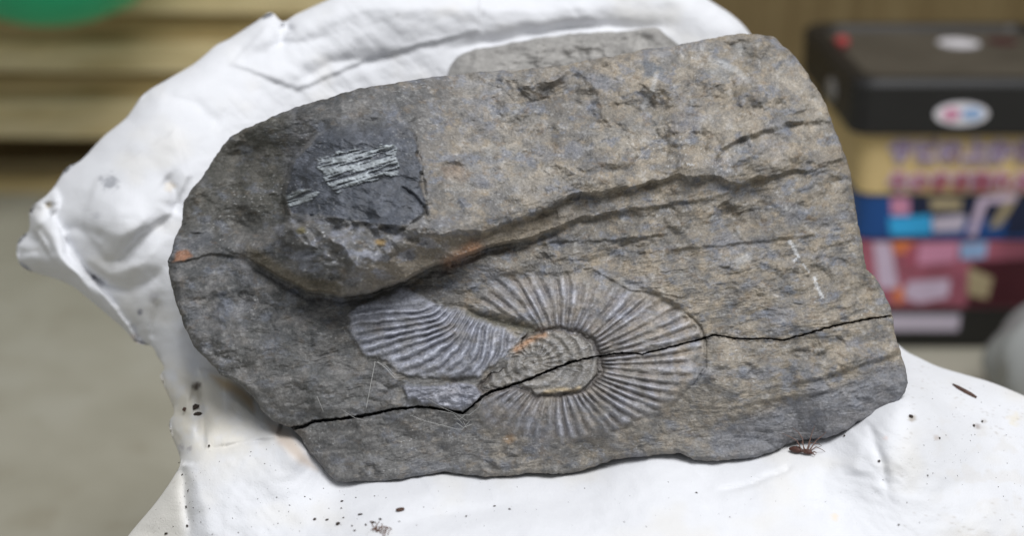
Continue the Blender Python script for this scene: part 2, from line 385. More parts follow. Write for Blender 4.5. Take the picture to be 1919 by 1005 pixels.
    # chalk streaks on the facet: thin splintered layers
    ang = R(-17); q = -x*math.sin(ang)+y*math.cos(ang); qa = x*math.cos(ang)+y*math.sin(ang)
    stripes = fbm(qa/70, q/5.0, 4, 81, .6)
    xs_, ys_ = x+8*fbm(x/16, y/16, 3, 82), y+8*fbm(x/16, y/16, 3, 83)
    st = np.maximum(ss(-1, 2, sd_poly(xs_, ys_, STREAK1)), ss(-1, 2, sd_poly(xs_, ys_, STREAK2)))
    stk = st*ss(-.22, .02, stripes); h += stk*.0009
    # ---- ammonite
    fade = fbm(x/50, y/40, 3, 91)
    C0 = np.array([1047., 681.]); dx = x-C0[0]; dy = (y-C0[1])/.72; rad = np.hypot(dx, dy); th = np.arctan2(dy, dx)
    xw, yw = x+9*fbm(x/24, y/24, 3, 93), y+9*fbm(x/24, y/24, 3, 94)
    wd = sd_poly(xw, yw, WHORL); ud = sd_poly(xw, yw, UMB); whorl = ss(-4, 17, wd)*ss(1, -2, ud); umb = ss(-1, 3, ud)
    rin = 78; ro = 235+30*np.cos(th); rho = np.clip((rad-rin)/(ro-rin), 0, 1.2)
    ph = th*55/(2*np.pi)+.55*rho**1.6+.45*fbm(np.cos(th)*3.2, np.sin(th)*3.2+rho*.5, 3, 95)
    rib = np.cos(2*np.pi*ph); rib = np.sign(rib)*np.abs(rib)**.9
    ribamp = np.clip(.66+.8*fade+.7*fbm(x/22, y/22, 3, 96), .05, 1.2)*ss(-3, 17, wd)*ss(-2, -16, ud)
    lft = ss(960, 900, x)*ss(730, 760, y); ribamp = ribamp*(1-.6*lft)
    h += whorl*(.0030*np.sin(np.pi*np.clip(rho, 0, 1))**.8-.0012+.00105*rib*ribamp)
    h -= .0010*np.exp(-(wd/6)**2)*(ud < -6)*ss(-.15, .35, fbm(x/60, y/60, 2, 97))
    # umbilicus: a raised plate with the coil of the inner whorls
    fr = fbm(fa/13, fb/6, 4, 98)
    d1 = np.hypot((x-1000)/1.0, (y-680)/.8); t1 = np.arctan2((y-680)/.8, x-1000)
    coil = .9*np.cos(2*np.pi*(d1/19+t1/(2*np.pi))+1.2*fbm(x/20, y/20, 2, 92))+.9*np.cos(t1*20+d1*.06+2*fbm(x/14, y/14, 2, 89))*ss(18, 30, d1)*ss(70, 45, d1)*ss(.3, -.3, np.sin(t1-.5))
    dish = np.exp(-(np.hypot(x-1072, (y-700)/.85)/20)**4)
    h += umb*(.0004+.00038*coil-.0011*dish+0.00045*fr-.0007*np.exp(-(np.hypot(x-990, y-688)/14)**2))
    h -= .0016*np.exp(-((ud+5)/5)**2)*(wd > -10)
    # ---- shell fragment at left
    fd = sd_poly(xw, yw, FRAG); frag = ss(-1, 6, fd); kk = fd > -5
    ri = np.zeros(x.shape); ri[kk] = RIBF(x[kk], y[kk])
    rf = np.cos(2*np.pi*(ri+.18*fbm(x/25, y/25, 2, 99))); rf = np.sign(rf)*np.abs(rf)**.8
    ra = ss(-2, 22, fd)*np.clip(.72+.7*fade+.35*fbm(x/18, y/18, 2, 90), .2, 1.1)*ss(560, 606, y+.12*(x-700))
    h += frag*(.0034*np.sqrt(np.clip(fd, 0, 60)/60)+.0013*rf*ra)
    groove, _ = seg_dist(x, y, [(880,588),(905,596),(940,606),(996,618)]); h -= .0026*np.exp(-(groove/7)**2)
    pd = sd_poly(xw, yw, PATCH); patch = ss(-1, 7, pd); h += patch*.0016*(1+fbm(x/22, y/14, 3, 101))
    # ---- crack
    cdist, ct = seg_dist(x+1.6*fbm(x/9, y/9, 2, 103), y+2.2*fbm(x/11, y/11, 3, 104), CRACK)
    hw = np.interp(ct, [0, .1, .3, .36, .5, .62, .75, 1], [4.2, 3.2, 2.4, 3.4, 2.5, 1.6, 1.3, 1.1])
    hw = hw*(.62+.5*fbm(x/26, y/26, 3, 105)+.25*fbm(x/7, y/7, 2, 106)); hw = np.maximum(hw, .75)
    h -= .0009*np.exp(-(cdist/(4+3*fbm(x/14, y/14, 2, 107)))**2)*ss(-.2, .4, fbm(x/30, y/30, 2, 108))
    crack = ss(hw+.8, hw-.8, cdist); h -= .009*crack
    side = np.interp(x, [c[0] for c in CRACK], [c[1] for c in CRACK])
    h -= .0007*ss(0, 5, y-side)*ss(545, 600, x)
    # fine hair crack right of the shell
    hc, _ = seg_dist(x, y, [(1290,590),(1312,612),(1322,640),(1322,690),(1300,722)]); h -= .0012*np.exp(-(hc/2.2)**2)

    # ---------------------------------------------------------- colour of the stone, with some shade and highlights painted in
    def mix(c, m, k): return c+(np.asarray(k)-c)*np.clip(m, 0, 1)[:, None]
    big = fbm(x/210, y/170, 4, 121, .6); mid = fbm(fa/60, fb/38, 5, 122, .62); mot = fbm(x/26, y/20, 4, 123, .65); spk = fbm(x/4, y/4, 3, 124, .7)
    D = (.070, .073, .074); G = (.152, .148, .142); W = (.245, .216, .172); T = (.282, .252, .208); B = (.285, .288, .315); PA = (.46, .465, .46); OL = (.088, .084, .064)
    col = np.tile(np.array(G), (len(x), 1))
    right = ss(700, 1250, x+200*big+40*mid)
    col = mix(col, .85*right*ss(-.5, .3, mid+.5*mot), W)
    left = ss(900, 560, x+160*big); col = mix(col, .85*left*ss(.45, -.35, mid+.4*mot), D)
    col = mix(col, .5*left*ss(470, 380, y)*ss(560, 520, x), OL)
    col = mix(col, .6*ss(.0, .42, mid+.5*big)*ss(760, 950, x), T)
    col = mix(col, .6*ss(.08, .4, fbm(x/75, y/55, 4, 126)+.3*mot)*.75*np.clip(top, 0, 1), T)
    bl = ss(.1, .4, fbm(x/90, y/60, 4, 127)+.2*mot); col = mix(col, .6*bl*(1-.6*left), (.170, .180, .205))
    lip_shade = ss(120, 20, -u2)*ss(6, -4, u2)*ss(560, 680, x); z2 = ss(.0, .4, fbm(x/240, y/120, 3, 148)); col = mix(col, .35*lip_shade+.28*z2, (.115, .110, .100)); col = mix(col, .30*np.clip(top, 0, 1)*ss(-.1, .35, fbm(x/150, y/90, 3, 149)), (.31, .295, .265))  # shade below the lip painted in; upper slab lightened as if lit
    tn = ss(.05, .45, fbm(x/34, y/24, 4, 144, .6)); col = mix(col, .45*tn*(1-.85*left), (.285, .238, .175))
    b2 = ss(.08, .42, fbm(x/44, y/30, 4, 145, .6)); col = mix(col, .62*b2*(1-.3*left), (.165, .178, .205))
    br = ss(.15, .5, fbm(x/28, y/18, 4, 146, .6)); col = mix(col, .45*br*(1-.5*left), (.165, .125, .085))
    gp = ss(.12, .5, fbm(x/18, y/13, 3, 147, .6)); col = mix(col, .4*gp*(1-.4*left), (.34, .335, .32))
    under = ss(-70, -6, u2)*ss(3, -8, u2)*np.clip(H2/.012, 0, 1); 
    band = up2*ss(6, -4, u1)*ss(90, 40, u2)*ss(600, 760, x)*ss(1120, 1000, x)
    col = mix(col, .75*band, (.180, .155, .118)); o1, _ = seg_dist(x, y, [(840,492),(895,462)]); col = mix(col, .6*np.exp(-(o1/13)**2)*ss(-.3, .3, mot+.3), (.24, .135, .08))
    nb = nose*ss(-.05, .3, fbm(x/36, y/24, 4, 128)); col = mix(col, .7*nb, (.21, .218, .245)); col = mix(col, .5*nose*ss(.3, .5, fbm(x/9, y/7, 3, 129)), PA)
    nu = ss(0, 6, u2)*ss(38, 20, u2)*ss(440, 480, x)*ss(690, 620, x); col = mix(col, .8*nu, (.100, .086, .060))  # brownish underside of the nose, its shade painted in
    lower = ss(560, 760, y)*ss(700, 400, abs(x-900)); col = mix(col, .35*lower, (.150, .147, .137))
    lr = ss(0, 30, y-np.interp(x, [1300, 1400, 1530, 1690], [810, 770, 720, 668]))*ss(1300, 1420, x); col = mix(col, .75*lr, (.165, .170, .182))
    col = mix(col, facet*(.88+.2*mot)*ss(-1, 5, fac+4*spk), (.072, .079, .092)); col = mix(col, .55*facet*ss(.0, .4, mot+.8*fbm(x/60, y/30, 3, 59)), (.135, .142, .158))
    col = mix(col, stk*ss(-.5, .1, stripes+.3*spk)*(.72+.5*mot), (.34, .365, .37))
    # shells
    sh = np.clip(.55+.9*fade+.5*mot, .15, 1)
    col = mix(col, whorl*sh*.62*ss(-4, 30, wd), B); col = mix(col, whorl*(.35+.5*ss(1180, 1300, x))*ss(0, .5, fbm(x/40, y/30, 3, 131)+.1), (.27, .235, .19))
    col = mix(col, whorl*ss(.15, .9, rib)*.32*sh*ss(-.3, .4, fade+.6*mot), (.44, .445, .475)); col = mix(col, whorl*ss(-.1, -.9, rib)*.45*ribamp, (.125, .108, .092))  # rib crests get painted highlights; grooves take brown dirt
    col = mix(col, frag*np.clip(sh+.25, 0, 1)*.9*ss(-2, 14, fd), (.29, .30, .335)); col = mix(col, frag*ss(.2, .9, rf)*.4*sh*ss(-.4, .3, fade+.6*mot), (.45, .46, .50)); col = mix(col, frag*ss(-.2, -.9, rf)*.6*ra, (.125, .122, .125))  # painted highlights along the fragment's rib crests, darker grooves
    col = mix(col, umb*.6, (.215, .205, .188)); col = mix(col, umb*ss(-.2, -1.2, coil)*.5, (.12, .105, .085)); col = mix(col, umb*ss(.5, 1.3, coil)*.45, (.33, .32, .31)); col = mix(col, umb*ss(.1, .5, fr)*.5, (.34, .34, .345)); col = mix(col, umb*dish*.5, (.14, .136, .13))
    og, _ = seg_dist(x, y, [(968,656),(990,640),(1010,630),(1020,628)]); col = mix(col, .75*np.exp(-(og/6)**2), (.36, .22, .13))  # orange upper rim of the plate, highlight included in the colour
    og, _ = seg_dist(x, y, [(1022,736),(1050,730),(1075,734),(1085,728)]); col = mix(col, .85*np.exp(-(og/4.5)**2), (.42, .35, .24))  # pale highlight on the lower rim, painted on
    col = mix(col, .7*np.exp(-((ud+6)/6)**2)*(wd > -12), (.10, .088, .078))  # shadow line around the raised plate, put into the colour
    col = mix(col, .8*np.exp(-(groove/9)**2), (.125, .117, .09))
    col = mix(col, patch*.55, (.245, .255, .30)); col = mix(col, patch*ss(.1, .4, mot)*.6, (.42, .425, .45))
    # rust, lichen-pale flecks, scratches
    ru = sd_poly(x+4*mot, y+4*mot, [(322,492),(332,470),(352,468),(362,480),(345,490)]); col = mix(col, .85*ss(-3, 4, ru), (.23, .125, .075))
    for (cx, cy, r_, c_, a_) in [(880,462,18,(.25,.15,.09),.5),(712,455,11,(.28,.20,.09),.8),(565,432,10,(.14,.12,.05),.7),(1370,640,26,T,.4),(1200,560,30,T,.35),(955,825,14,(.26,.17,.09),.5),(1165,820,22,T,.5),(1220,130,24,(.11,.13,.155),.7),(1350,130,30,(.24,.24,.23),.5),(1390,95,22,(.26,.26,.25),.5),(1315,300,26,T,.5),(1460,290,40,T,.5),(1560,300,30,(.20,.175,.14),.6),(1280,235,30,(.10,.105,.125),.5),(1140,150,22,(.2,.2,.2),.4),(850,322,26,(.22,.17,.13),.5),(1000,350,40,T,.35),(900,340,20,(.13,.14,.165),.5)]:
        q = np.hypot(x-cx, (y-cy)*1.3)/r_; col = mix(col, a_*ss(1.3, .3, q+.9*mot), c_)
    for (pl, w_) in [([(1480,453),(1487,463),(1496,482)], 3.5),([(1526,522),(1532,540),(1541,556)], 3.2),([(1505,495),(1515,508)], 2),([(1290,308),(1300,309)], 1.6),([(1378,440),(1384,436)], 4),([(1385,490),(1400,482)], 9),([(1488,489),(1496,480)], 2.5),([(1205,200),(1222,170),(1230,140)], 5),([(1330,110),(1380,130),(1400,150)], 6)]:
        q, _ = seg_dist(x, y, pl); col = mix(col, (.7 if y[0] is None or w_ < 3.6 else .35)*ss(w_*1.3, w_*.4, q+6*spk+2*mot), PA)
    fl = ss(.34, .52, fbm(x/5.5, y/4.5, 2, 141))*ss(-.1, .4, fbm(x/120, y/90, 3, 142)); col = mix(col, .5*fl, (.42, .42, .41))
    dk = ss(.25, .5, fbm(fa/24, fb/13, 4, 143)); col = mix(col, 0.16*dk, (.085, .085, .085))
    col = np.array([.19, .185, .179])*1.08*(np.clip(col, .01, 1)/np.array([.19, .185, .175]))**1.22*(1+.38*spk+.12*gr+.26*mot)[:, None]
    regions = dict(crack=crack > .5, umb=(umb > .5), whorl=(whorl > .3), frag=(frag > .5), patch=patch > .5, streak=(st > .5) & (stk > .35), facet=facet > .5)
    return h, np.clip(col, .012, .6), regions

def build_rock():
    na, nr, nb = 2200, 380, 26
    out = resample(ROCK, na)
    dv = np.roll(out, -2, 0)-np.roll(out, 2, 0); nv = np.c_[dv[:, 1], -dv[:, 0]]/np.linalg.norm(dv, axis=1)[:, None]
    s = np.arange(na)*1.9
    out = out+nv*(3.5*fbm(out[:, 0]/60, out[:, 1]/60, 3, 152)+2.4*fbm(out[:, 0]/16, out[:, 1]/16, 3, 151)-.5)[:, None]
    ctr = (1040., 600.)
    X, Y, Q, T = relief(out, ctr, nr, None)
    h, col, reg = rock_fields(X, Y)
    ed = np.empty(len(X)); ed[0] = 999
    rr = np.arange(1, nr+1)/nr; L = np.hypot(*(out-np.array(ctr)).T)
    ed[1:] = ((1-rr)[:, None]*L[None]).ravel()
    rnd = 14+10*fbm(X/120, Y/120, 2, 161)
    h = h-.0042*(1-np.sqrt(1-np.clip(1-ed/rnd, 0, 1)**2))
    d = ray(X, Y); t = plane_t(X, Y)-h/np.abs(d@NRM)
    V = CAM+d*t[:, None]
    # back of the stone
    rim = V[-na:]; cen = rim.mean(0); oy = out[:, 1]
    lowk = ss(560, 800, oy)[:, None]; dirn = (1-lowk)*(FWD*.96+np.array([0, 0, -.12]))+lowk*np.array([0, 1., .02])
    Vs = [V]; cols = [col]; thick = .075
    fr = (np.arange(1, nb+1)/nb)
    for f in fr:
        sh = 1-.10*f-.0-(.9*max(0, f-.8)/.2 if f > .8 else 0)
        sh = max(sh, .02)
        base = rim+dirn*thick*min(f/.8, 1.0)**1.2
        c2 = cen+dirn.mean(0)*thick
        q = c2+(base-c2)*sh if f > .8 else rim+dirn*thick*(f/.8)**1.2-(rim-cen)*.10*f
        nz = .0018*fbm(out[:, 0]/30, out[:, 1]/30+f*20, 3, 171)*min(1, f*4)
        q = q+NRM*nz[:, None]
        Vs.append(q); cols.append(col[-na:]*.5+.5*np.array([.10, .10, .098]))
    V = np.vstack(Vs); col = np.vstack(cols); N = len(X)
    i = (N-na+np.arange(nb)*na)[:, None]; k = np.arange(na)[None]; k2 = (k+1) % na
    QB = np.stack([i+k, i+na+k, i+na+k2, i+k2], -1).reshape(-1, 4)
    # vertex normals of the whole stone, so that its parts meet without a seam
    A = np.vstack([Q, QB]); fn = np.cross(V[A[:, 2]]-V[A[:, 0]], V[A[:, 3]]-V[A[:, 1]])
    VN = np.zeros_like(V)
    for c in range(4):
        for ax in range(3): VN[:, ax] += np.bincount(A[:, c], fn[:, ax], len(V))
    flip = (VN[1:N]@FWD).mean() > 0
    if flip: VN = -VN; A = A[:, ::-1]; T = T[:, ::-1]
    VN[0] = VN[1]; VN /= np.linalg.norm(VN, axis=1)[:, None]+1e-12
    lab = np.zeros(len(V), int)
    for idx, key in enumerate(['facet', 'streak', 'patch', 'frag', 'whorl', 'umb', 'crack']): lab[:N][reg[key]] = idx+1
    base = rim[np.argmin(rim[:, 2])]; org = np.array([cen[0], base[1]+.03, rim[:, 2].min()])
    root = empty('fossil_rock', org); tag(root, 'dark grey slate rock with ammonite fossil and long crack resting on white cloth', 'rock')
    fl = lab[A[:, 0]]
    def part(key, name, mat, parent, label=None):
        f = A[np.isin(fl, key)]
        if len(f) == 0: return None
        u, inv = np.unique(f, return_inverse=True)
        loc = parent.matrix_world.translation if parent is root else None
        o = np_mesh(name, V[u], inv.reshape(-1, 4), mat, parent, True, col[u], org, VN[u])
        if label: o['label'] = label
        return o
    body = part([0], 'rock_body', M_ROCK, root)
    tri = np_mesh
    amm = part([5], 'ammonite', M_SHELL, root, 'large round ammonite with radiating ribs at the middle of the rock')
    part([6], 'inner_whorl', M_SHELL, amm)
    part([4], 'shell_fragment', M_SHELL, root, 'broken fan shaped piece of ribbed shell left of the round ammonite')
    part([3], 'shell_patch', M_SHELL, root)
    part([7], 'crack', M_ROCK, root)
    fc = part([1], 'fracture_face', M_FACET, root); part([2], 'chalk_streak', M_FACET, fc)
    return root, org, t[-na:], out
# thickness behind the traced top edge: the dusty rear ledge of the same stone
def build_ledge(root, org):
    out = catmull([(840,135),(870,98),(930,84),(1000,72),(1057,64),(1110,60),(1180,56),(1226,51),(1246,62),(1270,82),(1288,106),(1270,140),(1180,190),(1050,210),(920,210),(850,180)], 420)
    out[:, 1] += 5*fbm(out[:, 0]/45, out[:, 1]/45, 4, 183)
    ctr = (1070., 130.); nr = 90
    X, Y, Q, T = relief(out, ctr, nr, None)
    t = .700+.00016*(135-Y)*1.6-.005*fbm(X/60, Y/25, 5, 181, .6)-.0035*facets(X, Y, 60, 184)
    ed = np.r_[999, ((1-np.arange(1, nr+1)/nr)[:, None]*np.hypot(*(out-np.array(ctr)).T)[None]).ravel()]
    t = t+.012*(1-np.sqrt(1-np.clip(1-ed/22, 0, 1)**2))
    V = P(X, Y, t); na = len(out); rim = V[-na:]; cen = rim.mean(0)
    back = [rim+(FWD*.7+np.array([0, 0, -.5]))*.05*f-(rim-cen)*.25*f*f for f in (.3, .65, 1.0)]
    N = len(V); V = np.vstack([V]+back); i = (N-na+np.arange(3)*na)[:, None]; k = np.arange(na)[None]; k2 = (k+1) % na
    QB = np.stack([i+k, i+na+k, i+na+k2, i+k2], -1).reshape(-1, 4)
    m = fbm(np.r_[X, np.tile(out[:, 0], 3)]/60, np.r_[Y, np.tile(out[:, 1], 3)]/30, 4, 182)
    col = np.array([.31, .30, .285])*(1+.55*m)[:, None]
    np_mesh('rear_ledge', V, np.vstack([Q, QB, np.c_[T, T[:, :1]][:0]])[:, ::-1], M_ROCK, root, True, col, org)['label'] = 'pale dusty rear ledge of the rock'

# ================================================================== CLOTH
CLOTH = [(430,72),(480,40),(507,22),(530,40),(560,24),(640,-12),(760,-60),(900,-90),(1100,-90),(1250,-50),(1330,0),(1375,30),(1405,62),(1430,110),(1470,200),(1520,330),(1580,480),(1640,600),(1690,652),(1725,672),(1760,688),(1810,703),(1860,718),(1919,742),(2050,800),(2150,950),(2150,1150),(2000,1300),(1000,1350),(350,1300),(150,1180),(180,1090),(240,1005),(290,945),(326,893),(338,862),(320,812),(318,790),(326,770),(308,725),(300,705),(308,690),(295,668),(285,650),(262,645),(248,636),(230,615),(160,556),(140,540),(110,525),(50,505),(33,485),(33,455),(45,440),(55,430),(55,400),(62,385),(85,368),(105,345),(125,315),(152,300),(195,255),(237,220),(270,176),(320,145),(365,118),(406,84)]
ZT = None
def make_cloth_depth(rock_out, rock_t):
    pts = []; val = []
    zb = P(np.array([800.]), np.array([895.]), np.array([np.interp(800, [0, 1919], [0, 0])+plane_t(np.array([800.]), np.array([895.]))[0]]))[0, 2]
    def add(x, y, t): pts.append((x, y)); val.append(t)
    # touching the stone along its lower edge
    for (x, y) in [(560,830),(620,905),(730,902),(835,888),(930,895),(1080,887),(1220,857),(1330,868),(1470,840),(1580,812),(1690,745)]:
        i = np.argmin(np.hypot(rock_out[:, 0]-x, rock_out[:, 1]-y)); add(x, y, rock_t[i]+.001)
    def tab(x, y, dz=0): add(x, y, float(on_z(np.array([float(x)]), np.array([float(y)]), zb+dz)[0]))
    for (x, y, dz) in [(500,960,-.012),(700,985,-.006),(1000,985,-.004),(1300,970,-.004),(1600,950,-.006),(1850,950,-.012),(1850,850,-.008),(300,1005,-.03),(400,1080,-.03),(1000,1120,-.015),(1600,1120,-.02),(2100,1100,-.04),(2000,850,-.02),(1900,745,-.006),(1760,690,-.002),(200,1170,-.06),(1000,1330,-.06),(1900,1280,-.08)]: tab(x, y, dz)
    for (x, y, t) in [(1660,690,.668),(400,900,.585),(345,870,.600),(330,800,.625),(420,760,.622),(500,820,.600),(310,700,.655),(370,690,.650),(270,640,.678),(240,620,.685),(150,530,.69),(60,470,.70),(80,390,.70),(150,400,.685),(220,400,.665),(300,400,.668),(250,520,.672),(320,560,.662),(330,300,.675),(250,250,.69),(200,300,.69),(400,180,.695),(430,90,.715),(507,30,.72),(600,120,.715),(700,60,.72),(900,20,.73),(1100,30,.735),(1300,20,.745),(1380,50,.75),(1250,100,.745),(1000,-60,.745),(600,300,.715),(900,300,.735),(1200,300,.745),(1400,300,.75),(700,500,.715),(1000,500,.73),(1300,500,.735),(1500,500,.735),(600,700,.69),(1000,700,.70),(1400,680,.70)]: add(x, y, t)
    return RBF(pts, val, 2e-4), zb
def cloth_fields(x, y, base, outl):
    t = base(x, y)
    xw, yw = x+7*fbm(x/60, y/60, 2, 201), y+7*fbm(x/60, y/60, 2, 202)
    def fold(pl, amp, wid, one=None):                # + towards the viewer
        nonlocal t
        d, s = seg_dist(xw, yw, pl); e = ss(0, .18, s)*ss(1, .82, s)
        t = t-amp*np.exp(-(d/wid)**1.5)*(.2+.8*e)*np.where(x < 420, .72, 1.0)
    # bundle at left
    fold([(60,384),(70,420),(105,470),(150,525),(200,585),(245,632)], .0085, 17)
    fold([(95,350),(80,372),(70,390)], .006, 14)
    fold([(92,378),(92,395),(98,410)], -.010, 9)
    fold([(119,438),(131,471),(152,500),(175,523),(205,538)], -.0095, 11)
    fold([(175,523),(205,540),(239,545),(279,524),(305,500)], -.0065, 13)
    fold([(205,490),(231,483),(255,462),(271,440),(300,425),(322,412)], -.0065, 15)
    fold([(119,438),(140,428),(170,436),(195,452)], -.004, 12)
    fold([(150,470),(200,515),(260,500),(310,450)], .0045, 22)
    fold([(160,420),(230,440),(290,400)], .005, 30)
    fold([(68,420),(85,445),(100,485)], -.007, 9)
    fold([(45,440),(70,455)], -.004, 7); fold([(38,470),(75,470)], -.003, 7)
    fold([(52,503),(110,512),(150,530)], -.004, 8)
    fold([(305,330),(325,350),(330,378),(318,402)], -.006, 15)
    fold([(250,605),(262,640)], -.006, 8); fold([(285,640),(289,600),(300,560)], -.007, 10)
    fold([(300,690),(330,650),(335,600)], .004, 18)
    fold([(310,700),(340,705),(368,722)], -.003, 12)
    fold([(368,712),(376,740),(380,775),(384,830)], -.0085, 10)
    fold([(328,772),(350,780),(378,776)], -.005, 8)
    fold([(315,740),(345,740),(360,745)], .005, 20)
    fold([(326,812),(345,800),(375,800)], .004, 16)
    fold([(385,838),(420,836),(460,826),(510,818)], -.0025, 12)
    fold([(400,720),(450,760),(500,800),(540,850),(580,880)], .0035, 20)
    fold([(337,868),(345,905),(352,950),(357,1000)], -.0055, 10)
    fold([(355,880),(385,960),(390,1020)], .003, 26)
    def layer(pl, amp, w_=5):
        nonlocal t
        t = t-amp*ss(-w_*.4, w_, sd_poly(x+3*fbm(x/30, y/30, 2, 203), y+3*fbm(x/30, y/30, 2, 204), pl))
    layer([(100,345),(60,384),(60,430),(100,490),(150,550),(240,650),(275,655),(222,580),(163,508),(127,457),(103,408),(112,376)], .0048)
    layer([(370,690),(380,770),(386,842),(455,832),(520,822),(540,760),(470,700)], .0022, 6)
    layer([(180,330),(330,240),(360,330),(322,402),(262,440),(231,483),(196,486),(150,420)], .0022, 9)
    layer([(430,120),(500,40),(700,-40),(900,-60),(900,60),(700,110),(560,170)], .0025, 8)
    # back
    fold([(430,120),(520,90),(640,60)], -.004, 22); fold([(505,30),(525,60),(530,95)], -.008, 14); fold([(530,42),(545,60)], -.006, 10)
    fold([(640,20),(800,15),(1000,20),(1150,10)], .006, 40); fold([(850,90),(1000,62),(1150,48),(1240,48)], -.006, 14)
    fold([(300,170),(370,200),(420,240)], -.004, 22); fold([(560,150),(620,120),(760,100)], -.004, 20)
    fold([(1330,10),(1365,40),(1390,70)], .003, 14)
    # table front and right
    fold([(1334,927),(1383,911),(1430,898),(1462,885),(1486,868)], -.0024, 4.5); fold([(1340,940),(1400,922),(1460,902)], .0009, 18)
    fold([(1624,796),(1632,806),(1642,825),(1655,870),(1665,930)], -.0022, 8); fold([(1600,800),(1612,840),(1600,900)], .0022, 26)
    fold([(1560,860),(1540,920),(1520,980)], -.0015, 22)
    fold([(1285,862),(1310,890),(1335,925)], -.0014, 10)
    fold([(690,985),(850,965),(1000,940),(1180,930)], -.0028, 26); fold([(600,940),(800,930),(1000,915)], .0018, 30)
    fold([(1680,660),(1720,700),(1800,740),(1900,780)], .003, 26); fold([(1700,700),(1780,760),(1900,830)], -.003, 24)
    fold([(1740,930),(1830,900),(1919,890)], -.0018, 24)
    fold([(835,884),(820,905),(800,920)], .0022, 20); fold([(440,900),(500,940),(560,990)], -.0016, 28)
    t = t+.0018*fbm(x/120, y/80, 3, 211)+(.0005*fbm(x/34, y/24, 3, 212)+.0007*fbm((x+y)/130, (y-x)/26, 3, 213)*ss(-.2, .3, fbm(x/200, y/200, 2, 214)))*np.where(x < 430, .5, 1.)
    d, _ = seg_dist(x, y, outl, True)
    e = np.where((y > 600) & ((x > 1500) | (y > 870)), 26, 46); rr = np.where(e < 30, .006, .020)
    t = t+rr*(1-np.sqrt(1-np.clip(1-d/e, 0, 1)**2))
    return t
def cloth_col(x, y):
    c = np.tile(np.array([.75, .76, .79]), (len(x), 1))
    def mix(m, k): nonlocal c; c = c+(np.asarray(k)-c)*np.clip(m, 0, 1)[:, None]
    n1 = fbm(x/40, y/40, 4, 221); n2 = fbm(x/9, y/9, 3, 222)
    mix(.9*ss(600, 360, x)*ss(640, 740, y)*ss(930, 800, y)*ss(.6, -.2, n1), (.74, .70, .60)); mix(.35*ss(.05, .5, fbm(x/150, y/120, 3, 225)), (.72, .69, .62))
    mix(.6*ss(372, 330, x)*ss(860, 900, y), (.70, .66, .56))
    s = sd_poly(x+6*n1, y+6*n1, [(396,704),(430,712),(458,730),(478,752),(476,772),(450,748),(415,726)]); mix(.8*ss(-9, 10, s), (.56, .40, .20))
    s = sd_poly(x+6*n1, y+6*n1, [(500,790),(540,806),(572,850),(595,882),(560,868),(520,830)]); mix(.7*ss(-10, 10, s), (.55, .44, .34))
    for cx, cy, r_, k, a_ in [(207,342,17,(.30,.31,.34),.8),(190,335,8,(.30,.31,.34),.6),(175,521,6,(.2,.2,.25),.8),(262,585,6,(.2,.2,.25),.85),(180,405,9,(.5,.51,.55),.5),(288,558,11,(.5,.5,.55),.5),(368,724,9,(.10,.07,.05),.9),(92,384,8,(.45,.36,.2),.7),(318,350,12,(.66,.58,.45),.5),(1565,970,9,(.8,.68,.5),.6),(245,640,14,(.68,.5,.42),.5),(1660,821,5,(.8,.6,.55),.4),(1900,785,14,(.75,.68,.52),.5),(340,838,6,(.4,.38,.4),.6),(355,842,6,(.35,.32,.33),.6),(470,-5,20,(.4,.4,.4),.3),(745,26,5,(.45,.45,.47),.5),(905,25,7,(.5,.5,.52),.5),(1710,784,9,(.35,.3,.24),.7),(1832,800,7,(.35,.3,.28),.7),(1845,790,6,(.4,.35,.3),.5),(1755,820,6,(.45,.35,.28),.5)]:
        q = np.hypot(x-cx, y-cy)/r_; mix(a_*ss(1.2, .3, q+.8*n2), k)
    gr = ss(.36, .5, fbm(x/5.5, y/4.5, 2, 223))*ss(-.05, .35, fbm(x/90, y/60, 3, 224)); mix(.45*gr*(ss(1600, 1750, x)+ss(420, 340, x)*ss(820, 880, y)), (.38, .34, .30))
    mix(.25*ss(1720, 1800, x)*ss(720, 800, y)*ss(.05, .3, n1), (.66, .62, .56))
    return c
